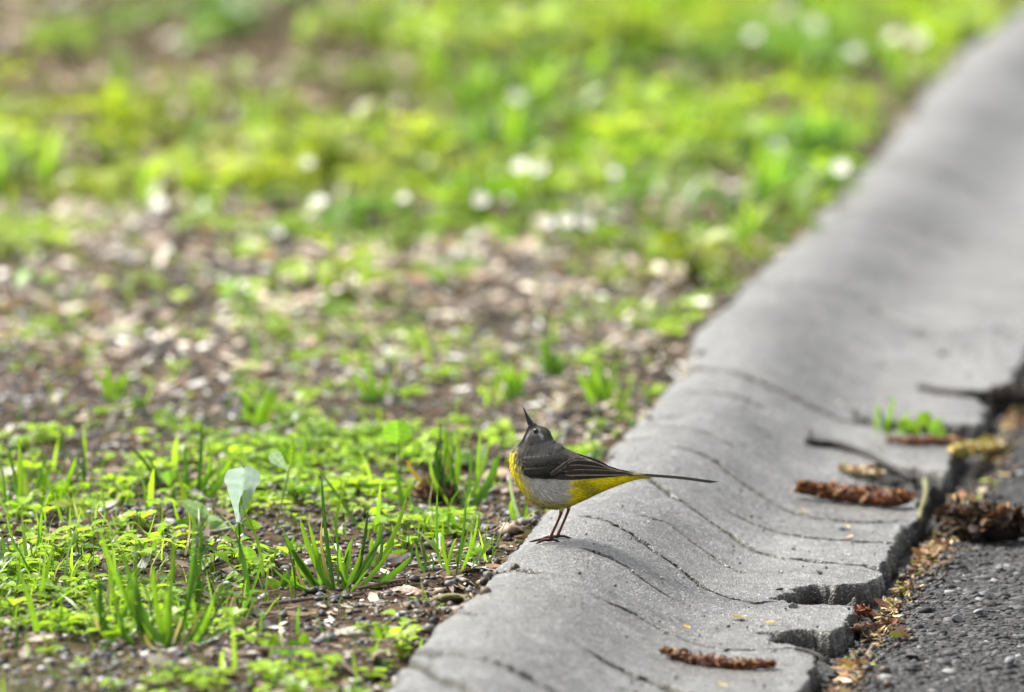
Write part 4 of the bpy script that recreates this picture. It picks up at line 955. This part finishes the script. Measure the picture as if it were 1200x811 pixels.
RING[:, 4] -= np.minimum(14, RING[:, 4] * .15)
rg = cat(RING, 120); NS = 48
Dx, Dz = zp(rg[:, 0], rg[:, 1]); Vx, Vz = zp(rg[:, 2], rg[:, 3]); hw = rg[:, 4] / ZS / 2
th = np.linspace(0, 2 * math.pi, NS, endpoint=False)
def ring_pts(Dx, Dz, Vx, Vz, hw, th, sw=0.0):
    c, s = np.cos(th), np.sin(th)
    k = np.sign(c) * np.abs(c) ** .92
    cx_, cz_ = (Dx + Vx) / 2, (Dz + Vz) / 2
    return np.stack([cx_[:, None] + (Dx - Vx)[:, None] / 2 * k, hw[:, None] * (np.sign(s) * np.abs(s) ** .95) * (1 - .10 * c), cz_[:, None] + (Dz - Vz)[:, None] / 2 * k], -1)
BV = ring_pts(Dx, Dz, Vx, Vz, hw, th)
bodyV = BV.reshape(-1, 3); bodyF = tri(grid_faces(120, NS, True))
m = len(bodyV); i = np.arange(NS)
bodyV = np.concatenate([bodyV, BV[0].mean(0)[None], BV[-1].mean(0)[None]])
bodyF = np.concatenate([bodyF, np.stack([i * 0 + m, (i + 1) % NS, i], 1), np.stack([i * 0 + m + 1, m - NS + i, m - NS + (i + 1) % NS], 1)])
bvh = BVHTree.FromPolygons([tuple(map(float, v)) for v in bodyV], [tuple(map(int, f)) for f in bodyF])
bird = thing("wagtail", "yellow bellied grey bird with long tail standing on the kerb", "bird", FOOT)
def foot(hip, ankle, yy, toes):
    out = []
    hx, hz = zp(*hip); kx, kz = zp(hip[0] - 6, hip[1] + 46); ax, az = zp(*ankle)
    out.append(tube(cat([(hx + .002, yy * .9, hz + .008), (hx, yy, hz), (kx, yy, kz + .002)], 8), [.0062, .0058, .0052, .0044, .0036, .0027, .0019, .0012], 10))
    mx, mz = zp((hip[0] + ankle[0]) / 2 - 3, (hip[1] + 46 + ankle[1]) / 2)
    out.append(tube(cat([(kx, yy, kz + .003), (kx - .0004, yy, kz), (mx, yy, mz), (ax, yy, az)], 10), [.0016, .0017, .0015, .00125, .0012, .00115, .00115, .0012, .0014, .0015], 8))
    for dx, dy, hump in toes:
        tip = np.array([ax + dx / ZS, yy + dy, 0.0004])
        p0 = np.array([ax, yy, az])
        out.append(tube(cat([p0, p0 * .62 + tip * .38 + [0, 0, .0004 + hump], p0 * .25 + tip * .75 + [0, 0, .0002 + hump * .4], tip], 9), [.0014, .0012, .00115, .0012, .00105, .0011, .0009, .0007, .0004], 7))
    return out
lp = foot((383, 535), (325, 692), -.0075, [(-88, .001, .0008), (-58, -.008, .0008), (-50, .009, .0006), (48, .002, .0006)])
lp += foot((417, 530), (360, 690), .0075, [(-70, .001, .0008), (-42, -.007, .0008), (-40, .009, .0006), (72, .000, .0010)])
av, af, _ = merge([(bodyV, bodyF, (1, 1, 1))] + [(a, b, (1, 1, 1)) for a, b in lp])
tmp = np_mesh("tmp", av, af, None); to = link("tmp", tmp)
mo = to.modifiers.new("r", 'REMESH'); mo.mode = 'VOXEL'; mo.voxel_size = .00045
sm = to.modifiers.new("s", 'SMOOTH'); sm.factor = .5; sm.iterations = 2
dg = bpy.context.evaluated_depsgraph_get(); dg.update()
bme = bpy.data.meshes.new_from_object(to.evaluated_get(dg)); bme.name = "body"
bpy.data.objects.remove(to)
bme.polygons.foreach_set("use_smooth", np.ones(len(bme.polygons), bool))
co = np.empty(len(bme.vertices) * 3, np.float32); bme.vertices.foreach_get("co", co); co = co.reshape(-1, 3)
def lerp(a, b, t): return a + (np.asarray(b) - a) * t[..., None]
def seg_d(x, y, a, b):
    ax, ay = a; bx_, by_ = b; dx, dy = bx_ - ax, by_ - ay
    t = np.clip(((x - ax) * dx + (y - ay) * dy) / (dx * dx + dy * dy), 0, 1)
    return np.hypot(x - ax - t * dx, y - ay - t * dy)
def plumage(p):
    """plumage colour of a point of the body (bird coordinates), worked in the enlarged pixel coordinates"""
    X = p[:, 0] * ZS + 380; Y = 702 - p[:, 2] * ZS; ya = np.abs(p[:, 1]) * ZS
    nz = (fbm(X * .05, Y * .12, 201, 3) - .5); nf = (fbm(X * .16, Y * .35, 202, 2) - .5)
    c = np.tile(np.array([.125, .116, .103]), (len(p), 1))                               # mantle
    c = lerp(c, (.15, .14, .06), sst(520, 640, X + 40 * nz) * .7)                         # olive rump
    fl = sst(372, 398, Y + 22 * nz - .06 * (X - 300))
    c = lerp(c, (.50, .485, .445), fl)                                                     # grey white flank
    c = lerp(c, (.30, .29, .26), fl * sst(.1, .25, nz + .15) * .55)
    c = lerp(c, (.42, .36, .045), sst(470, 545, Y + 60 * nz + .22 * (300 - X)) * .85)       # yellow belly
    vent = sst(392, 432, X + 70 * nz + .12 * (Y - 450)) * sst(385, 410, Y - .02 * (X - 500) + 10 * nz)
    c = lerp(c, (.76, .63, .012), vent)                                                     # bright vent
    c = lerp(c, (.10, .09, .03), vent * sst(46, 12, seg_d(X, Y, (455, 440), (500, 480)) + 20 * nf) * .55)
    fr = sst(228, 186, X + 55 * nz + 25 * sst(430, 330, Y) - .25 * (Y - 380) * (Y > 400)) * sst(262, 292, Y + .05 * (X - 200) + 14 * nf)
    c = lerp(c, (.80, .67, .03), fr)                                                       # yellow breast
    hd = sst(292, 268, Y + .12 * (365 - X) - 8 + 14 * nf)
    c = lerp(c, (.140, .137, .130), hd)                                                     # head
    c = lerp(c, (.075, .068, .055), hd * sst(30, 8, seg_d(X, Y, (262, 190), (330, 218))) * .8)
    c = lerp(c, (.17, .16, .10), hd * sst(16, 4, seg_d(X, Y, (215, 276), (260, 270))) * .5)
    c = lerp(c, (.020, .020, .020), hd * sst(17, 8, seg_d(X, Y, (232, 198), (206, 258)) + 10 * nf))      # black throat
    c = lerp(c, (.03, .03, .03), hd * sst(13, 6, seg_d(X, Y, (244, 194), (266, 212))))                     # lores
    c = lerp(c, (.55, .55, .56), hd * sst(9.5, 4, seg_d(X, Y, (240, 205), (224, 240)) + 8 * nf) * sst(24, 60, ya))   # moustache
    c = lerp(c, (.60, .60, .58), hd * sst(9, 3, seg_d(X, Y, (286, 222), (294, 230)) + 8 * nf) * .8)                        # pale spot behind eye
    ering = np.abs(np.hypot(X - 268, Y - 210) - 15)
    c = lerp(c, (.34, .33, .30), hd * sst(5, 2, ering) * sst(.0, .5, np.sin(np.arctan2(Y - 210, X - 268) * 2 + 1.2)) * .3)
    c = c * (1 + .35 * nf + .25 * nz)[:, None]
    lg = sst(557, 568, Y)
    c = lerp(c, (.11, .040, .026), lg)
    c = lerp(c, (.028, .018, .014), sst(672, 694, Y))
    return np.clip(c, .004, .9)
set_col(bme, plumage(co))
M_BODY = attr_mat("plumage", rough=.85, nscale=900, namt=.35, bump=.5, spec=.2, bscale=1400)
M_FEATH = attr_mat("wing_feather", rough=.75, nscale=700, namt=.25, bump=.25, spec=.15, bscale=1500)
M_TAIL = attr_mat("tail_vane", rough=1.0, nscale=700, namt=.3, bump=.2, spec=.02, bscale=1500)
bme.materials.clear(); bme.materials.append(M_BODY)
link("body", bme, bird)
# soft contour feathers lying over the body
n = 15000
ri = rng.uniform(2, 116, n); ta = rng.uniform(0, 2 * math.pi, n)
def on_body(ri, ta):
    i = np.arange(120)
    f = lambda a: np.interp(ri, i, a)
    c, s = np.cos(ta), np.sin(ta); k = np.sign(c) * np.abs(c) ** .92
    return np.stack([(f(Dx) + f(Vx)) / 2 + (f(Dx) - f(Vx)) / 2 * k, f(hw) * np.sign(s) * np.abs(s) ** .95 * (1 - .1 * c), (f(Dz) + f(Vz)) / 2 + (f(Dz) - f(Vz)) / 2 * k], -1)
p = on_body(ri, ta); e1 = on_body(ri - .6, ta) - on_body(ri + .6, ta); e2 = on_body(ri, ta + .03) - on_body(ri, ta - .03)
e1 /= np.linalg.norm(e1, axis=1)[:, None] + 1e-12; e2 /= np.linalg.norm(e2, axis=1)[:, None] + 1e-12
nn = np.cross(e1, e2); nn /= np.linalg.norm(nn, axis=1)[:, None] + 1e-12
ctr = np.stack([(np.interp(ri, np.arange(120), (Dx + Vx) / 2)), np.zeros(n), np.interp(ri, np.arange(120), (Dz + Vz) / 2)], -1)
nn *= np.sign(np.sum(nn * (p - ctr), 1))[:, None]
e2 = np.cross(nn, e1)
hdm = sst(78, 92, ri)
L = rng.uniform(.0035, .0070, n) * (1 - .70 * hdm) * np.interp(ri, [0, 30, 60], [.8, 1, 1]); w = L * rng.uniform(.07, .14, n)
yaw = rng.normal(0, .18, n); dr = e1 * np.cos(yaw)[:, None] + e2 * np.sin(yaw)[:, None]; sd = np.cross(nn, dr)
up = rng.uniform(.02, .11, n)
a = p - nn * .0004; b = p + dr * (L * .45)[:, None] + sd * w[:, None] + nn * (L * up * .7)[:, None]; d = p + dr * (L * .45)[:, None] - sd * w[:, None] + nn * (L * up * .7)[:, None]
e = p + dr * L[:, None] + nn * (L * up)[:, None]
V = np.stack([a, b, e, d], 1).reshape(-1, 3); F = (np.arange(n) * 4)[:, None] + np.array([[0, 1, 2, 3]])
cc = plumage(p) * (1 + rng.normal(0, .14, (n, 1))); keep = ((702 - p[:, 2] * ZS) < 572) & (np.hypot(p[:, 0] * ZS + 380 - 268, 702 - p[:, 2] * ZS - 210) > 15)
F = F[keep]
c = link("contour_feathers", np_mesh("contour_feathers", V, tri(F), M_BODY, np.clip(np.repeat(cc, 4, 0), .004, .9)), bird); c["kind"] = "stuff"

# wings
def side_y(zx, zy, sgn):
    x, z = zp(zx, zy)
    h = bvh.ray_cast(Vector((x, sgn * .1, z)), Vector((0, -sgn, 0)))
    return h[0][1] if h[0] is not None else None
def feather(parent, name, pts, w0, off, col, edge, sgn, shaft=.85, tipw=.25, nrow=13):
    """flight feather along enlarged-pixel points; w0 = width in enlarged pixels, off = how far proud of the body (m)"""
    P = cat(np.array(pts, float), nrow); T = np.gradient(P, axis=0); T /= np.linalg.norm(T, axis=1)[:, None]
    Nn = np.stack([-T[:, 1], T[:, 0]], 1); t = np.linspace(0, 1, nrow)
    w = w0 * .5 * np.interp(t, [0, .15, .7, .93, 1], [.55, 1, .85, .5, tipw * .3])
    cols = np.array([-1, -.78, -.35, 0, .35, .78, 1]); V, C = [], []; last = None
    ys = []
    for i in range(nrow):
        y0 = side_y(P[i, 0], P[i, 1], sgn); ys.append(y0)
    ok = [i for i, q in enumerate(ys) if q is not None]
    for i in range(nrow):
        if ys[i] is None: ys[i] = np.interp(i, ok, [ys[q] for q in ok]) * (.75 ** max(0, i - ok[-1])) if ok else sgn * .004
    for i in range(nrow):
        for k, c in enumerate(cols):
            q = P[i] + Nn[i] * c * w[i]; x, z = zp(*q)
            yb = side_y(q[0], q[1], sgn); yb = ys[i] if yb is None else yb
            y = sgn * max(abs(ys[i]), abs(yb) * .6 + abs(ys[i]) * .4) + sgn * (off + .0008 * (1 - c * c) + .0004 * (1 - t[i]))
            V.append((x, y, z)); mixv = .0 if abs(c) < .7 else (1 if abs(c) == 1 else .8)
            if t[i] > .93: mixv = max(mixv, .6)
            cc = np.array(col) * (1 - mixv * (c > 0 or abs(c) == 1)) + np.array(edge) * mixv * (c > 0 or abs(c) == 1) if edge is not None else np.array(col)
            if k == 3: cc = cc * .7
            C.append(cc * (1 + .12 * math.sin(i * 2.1 + k)))
    return link(name, np_mesh(name, np.array(V), tri(grid_faces(nrow, 7)), M_FEATH, np.clip(np.array(C), .004, .9), True), parent)
def wing_down(sgn):
    n = 1500; zx = rng.uniform(200, 450, n); zy = rng.uniform(298, 398, n)
    k = (zy > 318 + np.abs(zx - 300) * .12) & (zy < 399) & (zx > 203 + (zy - 340) ** 2 * .004) & (zx < 330 + (398 - zy) * 1.25); zx, zy = zx[k], zy[k]; n = len(zx)
    y = np.array([side_y(a, b, sgn) or 0 for a, b in zip(zx, zy)]); k = np.abs(y) > .003; zx, zy, y = zx[k], zy[k], y[k]; n = len(y)
    t = sst(318, 388, zy)[:, None]; c = np.array([.105, .098, .088]) * (1 - t) + np.array([.030, .025, .022]) * t
    c = c * (1 + rng.normal(0, .28, (n, 1)))
    x, z = zp(zx, zy); p = np.stack([x, y + sgn * .0031, z], -1)
    L = rng.uniform(.003, .0065, n)[:, None]; a = rng.normal(-.22, .16, n); d = np.stack([np.cos(a), np.zeros(n), np.sin(a)], -1); q = np.stack([-np.sin(a), np.zeros(n), np.cos(a)], -1)
    o = np.array([0, sgn, 0]) * .0004
    V = np.stack([p - o * 2, p + d * L * .5 + q * L * .10 + o, p + d * L - o, p + d * L * .5 - q * L * .10 + o], 1).reshape(-1, 3)
    return V, tri((np.arange(n) * 4)[:, None] + np.array([[0, 1, 2, 3]])), np.clip(np.repeat(c, 4, 0), .004, .9)
DKW, BUF, GYW = (.036, .027, .021), (.24, .20, .16), (.085, .080, .072)
for sgn in (-1, 1):
    wg = link("wing", None, bird)
    for k in range(5):          # primaries and secondaries, lowest first
        feather(wg, "flight_feather", [(330 + k * 12, 398 - k * 5), (430, 404 - k * 5), (560, 404 - k * 3), (690 - k * 22, 404 - k * 1.5)], 26, .0006 + k * .0003, (.020, .017, .016), (.07, .06, .05), sgn)
    for k, (pts, w_) in enumerate([([(395, 385), (460, 385), (560, 392), (690, 403)], 30), ([(390, 370), (450, 366), (540, 378), (640, 397)], 32), ([(400, 356), (450, 346), (520, 358), (592, 383)], 32)]):
        feather(wg, "flight_feather", pts, w_, .0024 + k * .0006, DKW, (.30, .245, .19), sgn)
    for r, (row, off) in enumerate([([(228 + 17 * q, 392 + q * .6, 318 + 17 * q, 403) for q in range(8)], .0014), ([(216 + 18 * q, 372 - q * 1.5, 288 + 18 * q, 388 - q * 2) for q in range(9)], .0022)]):
        for x0, y0, x1, y1 in row:
            feather(wg, "covert_feather", [(x0, y0), ((x0 + x1) / 2, (y0 + y1) / 2 - 2), (x1, y1)], 26, off, (.040, .034, .029), (.062, .053, .045), sgn, nrow=8, tipw=2)
    for q in range(7):          # greater coverts with pale edges that make the bright bar
        x0 = 330 + q * 9; y0 = 388 - q * 6
        feather(wg, "covert_feather", [(x0, y0), (x0 + 42, y0 - 17), (x0 + 92, y0 - 22 + q * .5)], 22, .0030 + q * .0002, (.045, .038, .034), (.26, .21, .17) if q in (3, 5, 6) else (.08, .07, .06), sgn, nrow=9, tipw=1.5)
    for r in range(3):          # lesser coverts, grey like the mantle
        for q in range(8):
            x0 = 206 + q * 20 + r * 4; y0 = 356 - r * 16 - q * 1.5
            feather(wg, "covert_feather", [(x0, y0), (x0 + 26, y0 + 5), (x0 + 54, y0 + 9)], 26, .0016 + r * .0005, [(.048, .043, .038), (.066, .061, .055), (.084, .079, .071)][r], None, sgn, nrow=7, tipw=2)
    V, F, C = wing_down(sgn)
    c = link("wing_down", np_mesh("wing_down", V, F, M_BODY, C), wg); c["kind"] = "stuff"
# tail
tl = link("tail", None, bird)
for k in range(7):
    yy = (k - 3) * .0011; L0, L1 = (640, 398), (1064 - abs(k - 3) * 10, 442 - abs(k - 3) * .8)
    P = cat([(660, 402), (760, 408), (900, 420), L1], 14); x, z = zp(P[:, 0], P[:, 1]); t = np.linspace(0, 1, 14)
    w = .0024 * np.interp(t, [0, .2, .8, .95, 1], [.6, .9, 1, .7, .15]); V, C = [], []
    for i in range(14):
        for c in (-1, -.6, 0, .6, 1):
            V.append((x[i], yy * (1 + .9 * t[i]) + c * w[i] * .8, z[i] + .0006 - .00035 * abs(k - 3) * (1 - .5 * t[i]) - .0002 * c * c - abs(c) * .0008 * (1 - t[i] * .75)))
            out_ = k in (0, 6); C.append((.014, .012, .011) if not (out_ and abs(c) == 1) else (.10, .09, .075))
            if t[i] < .28 and not out_: C[-1] = tuple(np.array((.16, .13, .05)) * (1 - t[i] / .4) + np.array((.014, .012, .011)) * (t[i] / .4))
    link("tail_feather", np_mesh("tail_feather", np.array(V), tri(grid_faces(14, 5)), M_TAIL, np.array(C), True), tl)
# yellow under tail coverts
for k in range(9):
    yy = (k - 4) * .0009
    P = cat([(600, 440 + 2 * abs(k - 4) * -1), (680, 428), (790 - abs(k - 4) * 9, 419)], 9); x, z = zp(P[:, 0], P[:, 1]); t = np.linspace(0, 1, 9)
    w = .0022 * np.interp(t, [0, .4, .9, 1], [.8, 1, .5, .1])
    V = np.array([(x[i], yy * (1 - .6 * t[i]) + c * w[i] * .7, z[i] + .0006 * c * c) for i in range(9) for c in (-1, 0, 1)])
    link("tail_covert", np_mesh("tail_covert", V, tri(grid_faces(9, 3)), M_FEATH, np.tile((.70, .58, .012), (len(V), 1)) * rng.uniform(.85, 1.1), True), tl)
# bill, eyes
def bill(name, base, tip, h, wd, bowz):
    b = np.array(zp(*base)); t_ = np.array(zp(*tip)); n = 10; V = []
    ax = (t_ - b); L = np.linalg.norm(ax); ax /= L; nr = np.array([-ax[1], ax[0]]); a = np.linspace(0, 6.283, 12, endpoint=False)
    for q in np.linspace(0, 1, n):
        r = (1 - q) ** .72 * .95 + .05; c = b + ax * L * q + nr * bowz * math.sin(q * math.pi) / ZS
        for k in a: o_ = nr * math.cos(k) * h / ZS * r; V.append((c[0] + o_[0], math.sin(k) * wd / ZS * r, c[1] + o_[1]))
    mt = M_BILL
    return link(name, np_mesh(name, np.array(V), grid_faces(n, 12, True), mt, np.tile((.018, .016, .015), (len(V), 1)), True), bird)
M_BILL = attr_mat("bill_horn", rough=.35, namt=.2, bump=.05, spec=.5)
bill("upper_bill", (253, 187), (212, 110), 10.5, 13, 2.5)
bill("lower_bill", (240, 189), (213, 115), 8, 11, -1)
m_eye, ne, oe = mat_new("eye_gloss")
pe = N(ne, "ShaderNodeBsdfPrincipled"); pe.inputs["Base Color"].default_value = (.006, .005, .004, 1); pe.inputs["Roughness"].default_value = .06; ne.links.new(pe.outputs[0], oe.inputs[0])
for sgn in (-1, 1):
    V, F = ico2(3); x, z = zp(268, 210); yb = side_y(268, 210, sgn)
    link("eye", np_mesh("eye", V * .0022, F, m_eye, None, True), bird, (x, yb - sgn * .0007, z))

# ------------------------------------------------------------------ labels: look-alikes in one stretch of ground are told apart by their order
ORD = ["leftmost", "second from left", "third from left", "fourth from left", "fifth from left", "sixth from left", "seventh from left", "eighth from left", "ninth from left", "tenth from left", "eleventh from left", "twelfth from left"]
shared = {}
for o in COL.objects:
    if o.get("category") in ("grass tuft", "pebble", "dead leaf") and o.get("group"): shared.setdefault(o["label"], []).append(o)
for lab, os_ in shared.items():
    if len(os_) < 2: continue
    os_.sort(key=lambda o: o.location.x / o.location.y)
    for k, o in enumerate(os_):
        w = ORD[k] if k < 12 else "rightmost" if k == len(os_) - 1 else f"number {k + 1} from left"
        if k == len(os_) - 1: w = "rightmost"
        o["label"] = w + " " + lab.replace(" on the verge", "") if "leftmost" in w or "rightmost" in w else lab.replace(" on the verge", "").replace(" grass tuft ", f" grass tuft {w} ").replace(" pebble ", f" pebble {w} ").replace(" chip ", f" chip {w} ").replace(" dead leaf ", f" dead leaf {w} ")
